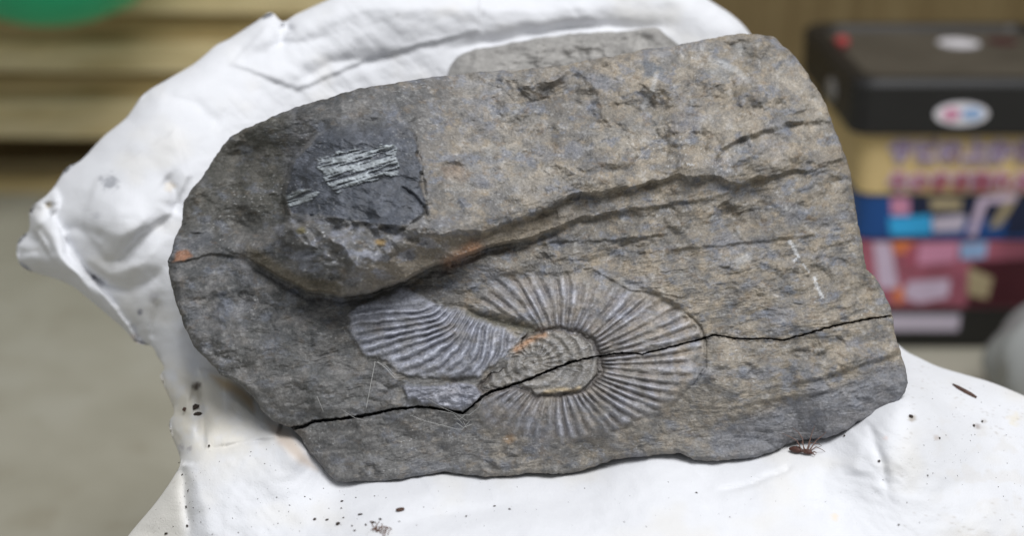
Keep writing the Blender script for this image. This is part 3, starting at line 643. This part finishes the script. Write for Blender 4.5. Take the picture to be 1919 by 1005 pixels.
def build_cloth(rock_out, rock_t):
    global CLOTH_T, ZT
    base, ZT = make_cloth_depth(rock_out, rock_t)
    outl = catmull(CLOTH, 1500); ctr = (900., 560.); nr = 240
    coarse = outl[::8]
    X, Y, Q, T = relief(outl, ctr, nr, None)
    CLOTH_T = lambda x, y: cloth_fields(np.atleast_1d(np.asarray(x, float)), np.atleast_1d(np.asarray(y, float)), base, coarse)
    t = CLOTH_T(X, Y); V = P(X, Y, t); na = len(outl); rim = V[-na:]
    # a full body: hangs down to the floor at the front and right, rounds off backwards elsewhere
    oy = outl[:, 1]; ox = outl[:, 0]
    wdn = ((oy > 870) | ((ox > 1500) & (oy > 560))).astype(float)
    k = np.ones(31)/31; wdn = np.convolve(np.r_[wdn[-15:], wdn, wdn[:15]], k, 'valid')[:, None]
    cen = P(np.array([700.]), np.array([400.]), np.array([.75]))[0]
    Vs = [V]; nb = 14
    for f in np.arange(1, nb+1)/nb:
        b1 = rim+FWD*.10*f+(cen-rim)*(.30*f*f)
        b2 = rim.copy(); b2[:, 2] = rim[:, 2]*(1-f)+.004*f; b2[:, :2] += (np.array([.05, .56])-b2[:, :2])*(.02*f)
        b2 += .006*f*np.c_[fbm(ox/60, oy/60+f, 2, 231), fbm(ox/60+9, oy/60+f, 2, 232), np.zeros(na)]
        Vs.append(b1*(1-wdn)+b2*wdn)
    N = len(X); V = np.vstack(Vs); i = (N-na+np.arange(nb)*na)[:, None]; kk = np.arange(na)[None]; k2 = (kk+1) % na
    QB = np.stack([i+kk, i+na+kk, i+na+k2, i+k2], -1).reshape(-1, 4)
    col = np.vstack([cloth_col(X, Y)]+[cloth_col(ox, oy)]*nb)
    A = np.vstack([Q, QB, np.c_[T, T[:, :1]][:0]])[:, ::-1]
    org = np.array([.02, .55, .004])
    o = np_mesh('white_cloth', V, A, M_CLOTH, None, True, col, org); o.location = org
    tag(o, 'crumpled white cotton cloth stained and dusted with soil, draped under and behind the rock', 'cloth')
    return o

# ================================================================== run: background first
def floor_and_wall():
    m = MB(); m.box((0, 2.0, -.05), (12, 12, .1)); o = m.build('floor', floor_mat()); tag(o, kind='structure')
    pl = wood_mat('brown_plywood', (.15, .105, .045), (.19, .138, .062), (.225, .17, .082), (6, 6, .35))
    root = empty('plywood_wall', (0, 2.16, 0)); tag(root, 'brown plywood wall with vertical grain behind the pail', 'wall')
    for i, x0 in enumerate((-2.73, -1.82, -.91, 0.0, .91, 1.82)):
        b = MB(); b.box((x0+.455+.28, 0, .95), (.906, .018, 1.9)); b.build('plywood_panel', pl, root, bevel=.002)
floor_and_wall()

def lumber():
    pale = wood_mat('pale_timber', (.60, .47, .24), (.73, .60, .34), (.82, .71, .47), (.5, 6, 6))
    tan = wood_mat('tan_timber', (.33, .24, .10), (.44, .34, .16), (.53, .42, .23), (.5, 6, 6))
    dark = wood_mat('dark_timber', (.11, .085, .04), (.16, .125, .06), (.20, .16, .085), (.5, 6, 6))
    Y = 1.86
    rows = [(-60,26,pale,.00,'pale cream plank at the top of the timber stack'),(28,78,tan,.02,'tan plank under the pale top plank of the timber stack'),(82,138,pale,.0,'pale plank third from the top of the timber stack'),(142,186,tan,.015,'golden brown plank in the middle of the timber stack'),(192,262,pale,-.01,'wide light plank below the middle of the timber stack'),(300,336,dark,.03,'dark brown weathered plank above the lowest of the stack'),(340,384,tan,.0,'lowest tan plank of the stack, just above the concrete floor')]
    for i, (y0, y1, m, dy, lab) in enumerate(rows):
        a = at_y(-260, y0, Y+dy); b = at_y(700, y1, Y+dy); zt, zb_ = a[2], b[2]
        c = ((a[0]+b[0])/2, Y+dy+.06, (zt+zb_)/2); o_ = (c[0], c[1], zb_)
        mb = MB(); mb.box((0, 0, (zt-zb_)/2), (abs(b[0]-a[0])+random.uniform(-.04, .04), .12, zt-zb_))
        o = mb.build('timber_plank', m, bevel=.004); o.location = o_; o.rotation_euler = (0, R([.35, -.4, .2, -.2, .3, -.3, .1][i]), R(random.uniform(-1, 1)))
        tag(o, lab, 'plank', 'planks of the timber stack')
    # bearers the stack rests on
    for k, px in enumerate((-120, 330)):
        a = at_y(px, 384, Y+.02); mb = MB(); z = a[2]
        mb.box((0, 0, z/2-.002), (.09, .09, z-.004)); o = mb.build('timber_bearer', dark, bevel=.003); o.location = (a[0], Y+.08, 0)
        tag(o, 'short dark bearer under the timber stack, %s' % ('left end' if k == 0 else 'right end behind the cloth'), 'timber block', 'bearers under the timber stack')
    # dark gap in the stack is real depth behind the planks
    g = simple('green_plastic', (.012, .52, .24), .35, .1, 8, .5)
    c = at_y(88, -150, 1.70); rad = .148; root = empty('green_basin', (c[0], 1.70, c[2]-.115)); tag(root, 'bright green plastic basin on top of the timber stack', 'basin')
    mb = MB(); prof = [(0.0001, .004), (.05, .006), (.09, .022), (.122, .055), (.142, .095), (.148, .14), (.155, .142), (.155, .137), (.150, .13), (.147, .095), (.127, .052), (.094, .017), (.05, .0), (.0001, .0)]
    mb.lathe(prof, 64); o = mb.build('bowl', g, root, True)
    rm = MB(); rm.lathe([(.153, .136), (.158, .138), (.160, .142), (.158, .146), (.152, .146), (.150, .142), (.153, .136)], 64); rm.build('rim', g, root, True)
lumber()

def rrect(hx, hy, r, n=6):
    pts = []
    for cx, cy, a0 in ((hx-r, hy-r, 0), (-hx+r, hy-r, 90), (-hx+r, -hy+r, 180), (hx-r, -hy+r, 270)):
        for k in range(n+1): a = R(a0+90*k/n); pts.append((cx+r*math.cos(a), cy+r*math.sin(a)))
    return pts
def text_mesh(s, size, mat, name, parent, loc, ext=.0006, shear=0, sx=1, bold=.0):
    cu = bpy.data.curves.new('t', 'FONT'); cu.body = s; cu.size = size; cu.extrude = ext; cu.align_x = 'LEFT'; cu.shear = shear; cu.offset = bold
    cu.resolution_u = 3
    to = bpy.data.objects.new('t', cu); C.objects.link(to); bpy.context.view_layer.update()
    me = bpy.data.meshes.new_from_object(to.evaluated_get(bpy.context.evaluated_depsgraph_get())); me.name = name
    bpy.data.objects.remove(to); me.materials.clear(); me.materials.append(mat)
    o = bpy.data.objects.new(name, me); link(o, parent); o.rotation_euler = (math.pi/2, 0, 0); o.location = loc; o.scale = (sx, 1, 1)
    return o
def pail():
    YF = 1.34                                           # front face distance
    tl = at_y(1622, 240, YF); bl = at_y(1690, 643, YF+.02)
    W = .232; x0 = tl[0]-.004; cx = x0+W/2; H = tl[2]+.0; cy = YF+W/2
    blk = simple('black_plastic', (.012, .012, .013), .45, .2, 10, .5)
    gold = simple('gold_print', (.66, .50, .24), .5, .06, 20); lav = simple('lavender_print', (.56, .50, .60), .5, .05, 20)
    purple = simple('purple_print', (.24, .14, .28), .5); red = simple('red_print', (.42, .10, .15), .5); blue = simple('blue_print', (.012, .075, .27), .5)
    cyan = simple('cyan_print', (.04, .42, .80), .5); pink = simple('pink_print', (.62, .27, .40), .5); rose = simple('rose_print', (.33, .10, .14), .5, .5, 14)
    white = simple('white_print', (.80, .78, .82), .5); navy = simple('navy_print', (.012, .018, .05), .5); maroon = simple('maroon_print', (.06, .012, .018), .5); sky = simple('pale_blue_print', (.30, .45, .70), .5); beige = simple('beige_print', (.40, .33, .20), .5)
    lilac = simple('lilac_print', (.62, .50, .64), .5)
    orange = simple('orange_print', (.75, .22, .08), .5); dgrey = simple('dusty_lid_top', (.085, .075, .06), .5, .3, 12, .3)
    root = empty('paint_pail', (cx, cy, 0)); tag(root, 'square black lidded plastic pail with colourful printed label standing on the floor', 'pail')
    hb, ht = W/2-.016, W/2                               # tapered body
    hx = lambda z: hb+(ht-hb)*z/H
    b = MB(); b.loft([[(q[0], q[1], z) for q in rrect(hx(z)-i, hx(z)-i, .016)] for z, i in ((0, .006), (.006, 0), (H*.5, 0), (H, 0))])
    b.build('body', blk, root, True)
    # the lid: skirt, rim and recessed top
    l = MB(); e = .014; zt = H+.052
    l.loft([[(q[0], q[1], z) for q in rrect(ht+i, ht+i, .020)] for z, i in ((H-.004, e-.003), (H, e), (zt-.006, e+.002), (zt, e-.004), (zt, e-.016), (zt-.006, e-.019))], cap1=False)
    l.build('lid', blk, root, False)
    p = MB(); p.loft([[(q[0], q[1], z) for q in rrect(ht+e-.0185, ht+e-.0185, .014)] for z in (zt-.009, zt-.0055)]); lt = p.build('lid_panel', dgrey, root)
    def oval(name, c, rx, rz, mat, parent, d=.0012, axis='y'):
        m = MB(); n = 36
        f = (lambda a, k: (c[0]+rx*math.cos(a), c[1]+k, c[2]+rz*math.sin(a))) if axis == 'y' else (lambda a, k: (c[0]+rx*math.cos(a), c[1]+rz*math.sin(a), c[2]+k))
        m.loft([[f(2*math.pi*i/n, k) for i in range(n)] for k in (0, d)]); return m.build(name, mat, parent)
    s = .000505*1.04                                   # metres per photo pixel at the front face
    def loc(x, y): q = at_y(x, y, YF-e); return q[0]-cx, q[2]
    lx, lz = loc(1800, 212); yf = -ht-e-.0035
    oval('badge', (lx, yf, lz), .026, .0115, white, root)
    oval('badge_spot', (lx-.010, yf-.0008, lz), .0085, .0065, pink, root); oval('badge_spot', (lx+.010, yf-.0008, lz+.0005), .010, .0062, sky, root)
    ql = at_y(1788, 108, YF+.17); lid_z = zt-.0054
    oval('lid_label', (ql[0]-cx, .045, lid_z), .022, .020, white, root, .0012, 'z')
    oval('lid_label_spot', (ql[0]-cx+.05, .055, lid_z), .016, .016, maroon, root, .001, 'z')
    # latches on the left corner of the lid
    k1 = at_y(1574, 122, YF+.12); kb = MB(); kb.ball((k1[0]-cx+.006, .03, zt), (.008, .010, .007)); kb.build('red_latch', simple('red_plastic', (.42, .06, .06), .5), root, True)
    k2 = at_y(1562, 168, YF+.09); kb = MB(); kb.ball((-ht-e-.001, -.045, H+.020), (.006, .018, .013)); kb.build('grey_latch', simple('grey_plastic', (.22, .21, .20), .5), root, True)
    # printed label: thin panels that follow the sloping front
    def yface(z): return -hx(z)
    def panel(name, xa, ya, xb, yb, mat, lift=.0008):
        xa, za = loc2(xa, ya); xb, zb2 = loc2(xb, yb); m = MB()
        r1 = [(xa, yface(za)-lift, za), (xb, yface(za)-lift, za), (xb, yface(za)+.0005, za), (xa, yface(za)+.0005, za)]
        r2 = [(xa, yface(zb2)-lift, zb2), (xb, yface(zb2)-lift, zb2), (xb, yface(zb2)+.0005, zb2), (xa, yface(zb2)+.0005, zb2)]
        m.loft([r2, r1]); return m.build(name, mat, root)
    def loc2(x, y):
        q = at_y(x, y, YF)
        for _ in range(4): q = at_y(x, y, cy+yface(max(0, q[2])))
        return q[0]-cx, q[2]
    def panelx(name, pts, mat, lift=.0008):             # general flat print
        m = MB(); q = [loc2(*p_) for p_ in pts]
        m.loft([[(a, yface(z)+.0004, z) for a, z in q], [(a, yface(z)-lift, z) for a, z in q]]); return m.build(name, mat, root)
    def band(name, ya, yb, xr, mat, lift):               # print that wraps the left corner of the pail
        za, zb2 = loc2(1780, ya)[1], loc2(1780, yb)[1]; xr = loc2(xr, ya)[0]; m = MB(); rings = []
        for z, o_ in ((zb2, -.0004), (zb2, lift), (za, lift), (za, -.0004)):
            q = [p_ for p_ in rrect(hx(z)+o_, hx(z)+o_, .016)[7:21]]     # left side, corner, front
            q = [(-hx(z)-o_, .07)]+[p_ for p_ in q if p_[1] < 0]+[(xr, -hx(z)-o_)]
            rings.append([(a_, b_, z) for a_, b_ in q])
        n_ = len(rings[0]); m.v = [p_ for r_ in rings for p_ in r_]
        for i in range(3):
            for k in range(n_-1): m.f.append((i*n_+k, i*n_+k+1, (i+1)*n_+k+1, (i+1)*n_+k))
        return m.build(name, mat, root)
    band('gold_band', 238, 363, 1985, gold, .0008); band('blue_band', 369, 446, 1962, blue, .0008)
    panelx('navy_patch', [(1706,368),(1960,368),(1956,410),(1708,410)], navy, .0012)
    panelx('pink_tab', [(1668,370),(1704,370),(1704,402),(1670,402)], pink, .0018); panelx('beige_tab', [(1742,372),(1802,372),(1800,392),(1744,392)], beige, .0018)
    panelx('cyan_stripe', [(1664,408),(1744,402),(1744,438),(1668,440)], cyan, .0022); panelx('navy_end', [(1900,372),(1962,372),(1950,440),(1880,440)], navy, .0014)
    panelx('white_bar', [(1746,408),(1800,402),(1812,404),(1800,432),(1748,434)], lav, .0018)
    # slanted ring of the big figure
    panelx('white_bar', [(1812,440),(1834,368),(1852,368),(1828,440)], lilac, .0022); panelx('white_bar', [(1852,366),(1906,362),(1902,378),(1850,380)], lilac, .0022); panelx('white_bar', [(1884,376),(1904,374),(1872,424),(1852,426)], beige, .0022)
    band('picture_panel', 452, 576, 1948, rose, .0006); band('white_strip', 590, 620, 1800, lav, .0006)
    panelx('picture_patch', [(1636,454),(1668,454),(1684,540),(1646,540)], lilac, .0012)
    panelx('picture_patch', [(1672,452),(1712,452),(1706,474),(1676,474)], orange, .0014); panelx('picture_patch', [(1700,462),(1718,456),(1710,500),(1694,494)], red, .0016)
    panelx('picture_patch', [(1722,456),(1796,454),(1790,490),(1718,496)], pink, .0012); panelx('picture_patch', [(1798,456),(1850,452),(1846,482),(1800,486)], sky, .0014)
    panelx('picture_patch', [(1700,530),(1746,514),(1780,524),(1776,556),(1720,568),(1692,556)], lilac, .0012); panelx('picture_patch', [(1672,548),(1690,534),(1694,560),(1680,572)], orange, .0014)
    panelx('picture_patch', [(1716,502),(1812,496),(1800,520),(1714,526)], rose, .0015); panelx('picture_patch', [(1820,490),(1946,484),(1926,574),(1810,574)], maroon, .0012); panelx('picture_patch', [(1815,500),(1860,520),(1850,560),(1812,552)], beige, .0014)
    a, z = loc2(1664, 298); tsz = 46*.000525
    text_mesh('サビの上から', tsz*1.0, lav, 'lettering', root, (a, yface(z)-.0030, z), .0006, bold=.0026); t = text_mesh('サビの上から', tsz*1.0, purple, 'lettering', root, (a, yface(z)-.0040, z), .0012, bold=.0001)
    a, z = loc2(1660, 352); text_mesh('そのまま塗れる', tsz*.86, lilac, 'lettering', root, (a, yface(z)-.0036, z), .0006, bold=.0022); text_mesh('そのまま塗れる', tsz*.86, red, 'lettering', root, (a, yface(z)-.0048, z), .0012, bold=.0001)
pail()

def plastic_bag():
    m = simple('pale_grey_plastic', (.34, .35, .345), .5, .12, 6, .5)
    c = at_y(1990, 705, 1.22); n = 40; rings = []
    for i in range(18):
        f = i/17; z = .002+.115*f; rad = .055*(math.sin(math.pi*min(1, .22+.72*f)))**.7+.004
        rings.append([(c[0]+(rad*(1+.12*math.sin(5*a+4*f)+.06*math.sin(11*a-7*f)))*math.cos(a)*1.15, 1.22+rad*(1+.1*math.sin(4*a+3*f))*math.sin(a), z) for a in [2*math.pi*k/n for k in range(n)]])
    b = MB(); b.loft(rings); o = b.build('plastic_bag', m, None, True, origin=(c[0], 1.22, 0)); o.location = (c[0], 1.22, 0)
    tag(o, 'pale grey plastic bag slumped on the floor right of the pail', 'bag')
plastic_bag()

# ================================================================== rock, cloth, and what lies on them
ROOT, ORG, RT_, ROUT = build_rock()
build_ledge(ROOT, ORG)
build_cloth(ROUT, RT_)

def rock_point(x, y, lift=0):
    x = np.atleast_1d(np.asarray(x, float)); y = np.atleast_1d(np.asarray(y, float))
    h, _, _ = rock_fields(x, y); d = ray(x, y); t = plane_t(x, y)-(h+lift)/np.abs(d@NRM); return CAM+d*t[:, None]
def cloth_point(x, y, lift=0):
    x = np.atleast_1d(np.asarray(x, float)); y = np.atleast_1d(np.asarray(y, float)); return P(x, y, CLOTH_T(x, y)-lift)
def cloth_frame(x, y):
    q = cloth_point([x, x+6, x], [y, y, y+6]); u = Vector(q[1]-q[0]).normalized(); v = Vector(q[2]-q[0]); n = u.cross(v).normalized()
    if n.dot(Vector(FWD)) > 0: n = -n
    v = n.cross(u); return Vector(q[0]), Matrix((u, v, n)).transposed()

def debris():
    soil = simple('dark_soil', (.045, .034, .028), .9, .4, 400); bark = simple('brown_bark', (.085, .050, .038), .9, .3, 300); red = simple('reddish_root', (.13, .065, .040), .9, .3, 300)
    def chip(x, y, L, W_, ang, mat, name, lab, cat, grp=None):
        p, M = cloth_frame(x, y); s = .000215; mb = MB(); n = 9
        A = Matrix.Rotation(ang, 3, 'Z'); r0 = []; r1 = []
        for k in range(n):
            a = 2*math.pi*k/n; j = random.uniform(.72, 1.15); q = A @ Vector((L/2*s*math.cos(a)*j, W_/2*s*math.sin(a)*j, 0)); r0.append(q*.8); r1.append(q)
        th = min(L, W_)*s*.55
        rings = [[M @ (q*f+Vector((0, 0, z+random.uniform(-.1, .1)*th))) for q in r1] for f, z in ((.75, -.1*th), (1, .35*th), (.95, .7*th), (.55, 1.0*th))]
        mb.loft(rings); o = mb.build(name, mat, None, False); o.location = p+M @ Vector((0, 0, .0001)); tag(o, lab, cat, grp); return o
    chip(751,958,17,9,.2,bark,'bark_flake','largest flat brown bark flake on the cloth below the rock','bark flake')
    UNIQ = {(634,984):'largest black soil crumb left of the root fibre on the cloth below the rock', (590,975):'leftmost black soil crumb in the row below the rock', (613,976):'second crumb from the left in the row of black crumbs below the rock',
            (641,941):'uppermost triangular black soil crumb above the row below the rock', (675,966):'long thin black crumb between the bark flake and the row of crumbs', (644,972):'small flat crumb just above the largest black crumb', (665,996):'lowest black crumb at the bottom edge, left of the root fibre',
            (686,985):'slanting brown crumb touching the left side of the root fibre', (713,975):'brown crumb just above the root fibre, below the bark flake', (748,979):'tiny thin crumb straight below the bark flake', (700,981):'brown crumb stuck at the upper left end of the root fibre',
            (874,969):'lone upright dark crumb on the cloth right of the bark flake', (927,950):'upper of two dark crumbs farthest right below the rock', (955,956):'rightmost dark crumb below the rock, slanting up to the right',
            (312,1001):'large dark crumb at the bottom left corner of the cloth', (352,987):'dark slanting crumb in the fold at the lower left of the cloth', (350,951):'dark crumb halfway up the fold on the left edge of the cloth',
            (392,836):'single dark crumb in the dent of the cloth below the soil clumps', (1706,782):'dark soil crumb on the cloth nearest the right end of the rock', (1824,799):'dark crumb below the twig on the right of the cloth', (1840,791):'crumb just below the twig, touching the dirt spot at right', (1583,818):'dark crumb at the lower right rock edge, right of the spider', (1647,866):'dark crumb in the crease of cloth below the right end of the rock'}
    gl = 'dark soil crumb lying on the white cloth below the rock'; gg = 'soil crumbs on the cloth below the rock'
    for (x, y, L, W_, a) in [(634,984,9,7,.3),(590,975,7,5,.7),(613,976,8,4,.6),(641,941,7,4,.4),(675,966,11,4,.3),(640,954,3,3,0),(644,972,5,3,.1),(660,987,4,3,0),(665,996,6,3,.1),(686,985,6,4,2.2),(713,975,7,4,-.5),(748,979,5,2,0),(700,981,7,5,.5),(874,969,7,3,1.2),(927,950,6,3,.5),(955,956,7,3,-.5),(667,934,4,2,.2),(571,932,3,2,0),(702,931,3,2,.2)]:
        chip(x, y, L, W_, a, soil, 'soil_crumb', UNIQ.get((x, y), gl), 'crumb', gg)
    chip(366,765,20,13,.4,soil,'soil_clump','dark soil clump in the cloth crease left of the rock','clump')
    chip(371,779,18,11,.3,soil,'soil_clump','black lower soil clump stuck at the foot of the cloth crease','clump')
    chip(347,768,13,9,.2,bark,'soil_clump','small brown soil clump left of the dark clump in the cloth crease','clump')
    gl2 = 'dark crumb on the left hanging edge of the white cloth'; gg2 = 'soil crumbs on the left edge of the cloth'
    for (x, y, L, W_, a) in [(352,987,9,5,-.4),(312,1001,10,4,.1),(350,951,6,4,-.5),(336,869,4,3,.5),(342,891,6,3,1),(392,836,5,4,0),(353,921,4,3,0)]:
        chip(x, y, L, W_, a, soil, 'soil_crumb', UNIQ.get((x, y), gl2), 'crumb', gg2)
    gl3 = 'dark crumb on the white cloth right of the rock'; gg3 = 'soil crumbs on the cloth right of the rock'
    for (x, y, L, W_, a) in [(1706,782,11,7,-.3),(1824,799,8,6,.6),(1583,818,6,4,-.3),(1647,866,6,5,1),(1684,985,5,3,.3),(1305,925,5,3,0),(1760,822,6,4,.2),(1738,892,4,3,.2),(1840,791,8,4,.4)]:
        chip(x, y, L, W_, a, soil, 'soil_crumb', UNIQ.get((x, y), gl3), 'crumb', gg3)
    # blurred twig at the right
    pts = [cloth_point(x, y, .0009)[0] for x, y in ((1786,721),(1796,728),(1808,735),(1820,741),(1830,746))]
    mb = MB(); mb.tube(pts, [.0005, .0011, .0013, .0011, .0006], 8); o = mb.build('twig', bark, None, True, origin=pts[2]); o.location = pts[2]; tag(o, 'short dark twig lying on the cloth near its right edge', 'twig')
    # tangle of root fibre at the bottom edge
    mb = MB(); c0 = None
    for k in range(22):
        f = random.random(); x = 702+22*f+random.uniform(-5, 5); y = 984+16*f+random.uniform(-5, 5); a = random.uniform(0, 6.28); pts = []
        for i in range(7):
            pts.append(cloth_point(x, y, .0004+.0008*random.random())[0]); x += 2.6*math.cos(a); y += 2*math.sin(a); a += random.uniform(-.9, 1.1)
        mb.tube(pts, .00013, 5); c0 = pts[3] if c0 is None else c0
    o = mb.build('root_fibre', red, None, True, origin=c0); o.location = c0; tag(o, 'reddish brown tangle of root fibre at the bottom edge of the cloth', 'fibre tangle')
    # fine dust nobody could count
    mb = MB(); k = 0
    zones = [(520,1000,905,1003,90),(340,560,830,1003,90),(250,380,880,1003,60),(1300,1919,850,1000,60),(1700,1919,720,900,90),(1000,1300,890,1000,20)]
    for xa, xb, ya, yb, n in zones:
        xs = np.array([random.uniform(xa, xb) for _ in range(n)]); ys = np.array([random.uniform(ya, yb) for _ in range(n)])
        ins = sd_poly(xs, ys, CLOTH); inr = sd_poly(xs, ys, ROCK); pp = cloth_point(xs, ys, .0001)
        for i in range(n):
            if ins[i] > 8 and inr[i] < -6:
                r_ = .00010*random.choice((.5, .6, .8, 1, 1.3, 2.1)); mb.ball(pp[i], (r_*random.uniform(1, 1.9), r_, r_*.8), 6, Matrix.Rotation(random.uniform(0, 3), 3, 'Y'))
    o = mb.build('soil_dust', soil, None, False); tag(o, 'fine dark soil dust scattered on the white cloth', 'dust', None, 'stuff')
debris()

def spider():
    body_m = simple('spider_brown', (.075, .032, .024), .6, .35, 600, .4); leg_m = simple('spider_leg', (.16, .095, .075), .6, .25, 500)
    p, M = cloth_frame(1504, 851); s = .000225; root = empty('spider', p); p = Vector(p); tag(root, 'small brown spider on the cloth at the lower right edge of the rock', 'spider')
    def w(x, y, z): return M @ Vector((x*s, (y)*s, (z-1.5)*s))    # photo pixels right, down; up from the cloth
    ax = -.32
    def along(q, off=0): return (q*math.cos(ax)-off*math.sin(ax), q*math.sin(ax)+off*math.cos(ax))
    mb = MB(); rings = []; n = 14                          # abdomen, waist and head as one surface
    for q, rr, z in [(-27,.4,7),(-25,3,7.5),(-20,5.5,8),(-13,7,8.5),(-6,6.6,8.5),(-1,4,8),(1.5,2.4,7.5),(4,4,7.5),(8,5.4,8),(13,5.2,8),(17,3.8,7.5),(19.5,2,7),(20.5,.4,7)]:
        c = along(q); rings.append([w(c[0]-math.sin(ax)*rr*math.cos(a), c[1]+math.cos(ax)*rr*math.cos(a), z+rr*.85*math.sin(a)) for a in [2*math.pi*k/n for k in range(n)]])
    mb.loft(rings); mb.build('body', body_m, root, True)
    legs = [((14,-4),(24,-14,18),(34,-22,16),(42,-30,12)),((10,-5),(14,-18,22),(18,-32,20),(22,-42,15)),((6,-5),(0,-18,22),(-8,-30,20),(-18,-38,15)),((3,-4),(-10,-14,17),(-24,-22,14),(-36,-28,10)),
            ((15,4),(26,2,15),(36,2,9),(44,8,-3)),((12,5),(22,12,16),(30,20,9),(34,32,-3)),((9,5),(14,16,15),(18,26,8),(22,40,-3)),((3,5),(-2,18,15),(-4,30,9),(-10,44,-3))]
    for a, b, c, d in legs:
        aa = along(a[0], a[1]); pts = [w(aa[0], aa[1], 8)]+[w(*q) if b[1] > 0 else Vector(rock_point(1504+q[0]*1.05, 841+q[1]*1.02, l_)[0])-p for q, l_ in ((b, .0032), (c, .0022), (d, .0003))]
        fin = []
        for i in range(3):
            for k in range(4): fin.append(pts[i].lerp(pts[i+1], k/4))
        fin.append(pts[3]); mb = MB(); mb.tube(fin, [1.15*s*(1-.062*i) for i in range(len(fin))], 7); mb.build('leg', leg_m, root, True)
    for sgn in (-1, 1):
        e = along(20, 2.2*sgn); f_ = along(27, 4*sgn); mb = MB(); mb.tube([w(e[0], e[1], 7), w((e[0]+f_[0])/2, (e[1]+f_[1])/2, 8.5), w(f_[0], f_[1], 5)], [1.2*s, 1.1*s, .6*s], 7); mb.build('palp', leg_m, root, True)
spider()

def cobweb():
    m = simple('cobweb_silk', (.42, .42, .41), .5, .1, 300); c0 = rock_point(760, 760)[0]; root = empty('cobweb', c0); tag(root, 'torn white cobweb threads clinging to the rock below the fan shaped shell', 'cobweb')
    def thread(px, r_=.00013, lift=.0022):
        px = np.array(px, float); L = np.linspace(0, len(px)-1, 6*(len(px)-1)+1); xs = np.interp(L, range(len(px)), px[:, 0]); ys = np.interp(L, range(len(px)), px[:, 1])
        pp = rock_point(xs, ys, 0); d = ray(xs, ys); tt = ((pp-CAM)@FWD)
        top = np.minimum(tt-.0006, np.interp(np.arange(len(tt)), [0, len(tt)-1], [tt[0], tt[-1]])-lift*np.sin(np.linspace(0, math.pi, len(tt)))*.6)
        k = np.ones(5)/5; sm = np.convolve(np.r_[[top[0]]*2, top, [top[-1]]*2], k, 'valid'); q = CAM+d*np.minimum(sm, tt-.0004)[:, None]-c0
        mb = MB(); mb.tube(q, r_*.6, 5); mb.build('thread', m, root, True)
    thread([(703,678),(694,725),(685,771)], .00022); thread([(707,678),(725,692),(740,710)], .0002); thread([(705,680),(722,684),(738,702)], .00012)
    thread([(769,779),(798,790),(830,798),(853,804)], .00016); thread([(853,804),(866,806),(880,790)], .00013); thread([(798,746),(830,765),(857,777),(875,790)], .00012); thread([(857,779),(880,778),(896,765),(905,748)], .00015)
    thread([(594,743),(606,772)], .00015); thread([(640,768),(665,784),(690,790)], .00012); thread([(768,780),(775,778),(790,790)], .0001); thread([(820,770),(850,776),(868,796)], .00014); thread([(855,792),(868,802),(884,796)], .00016)
    thread([(868,790),(874,802)], .00014); thread([(850,786),(862,786),(872,778)], .00016)
cobweb()
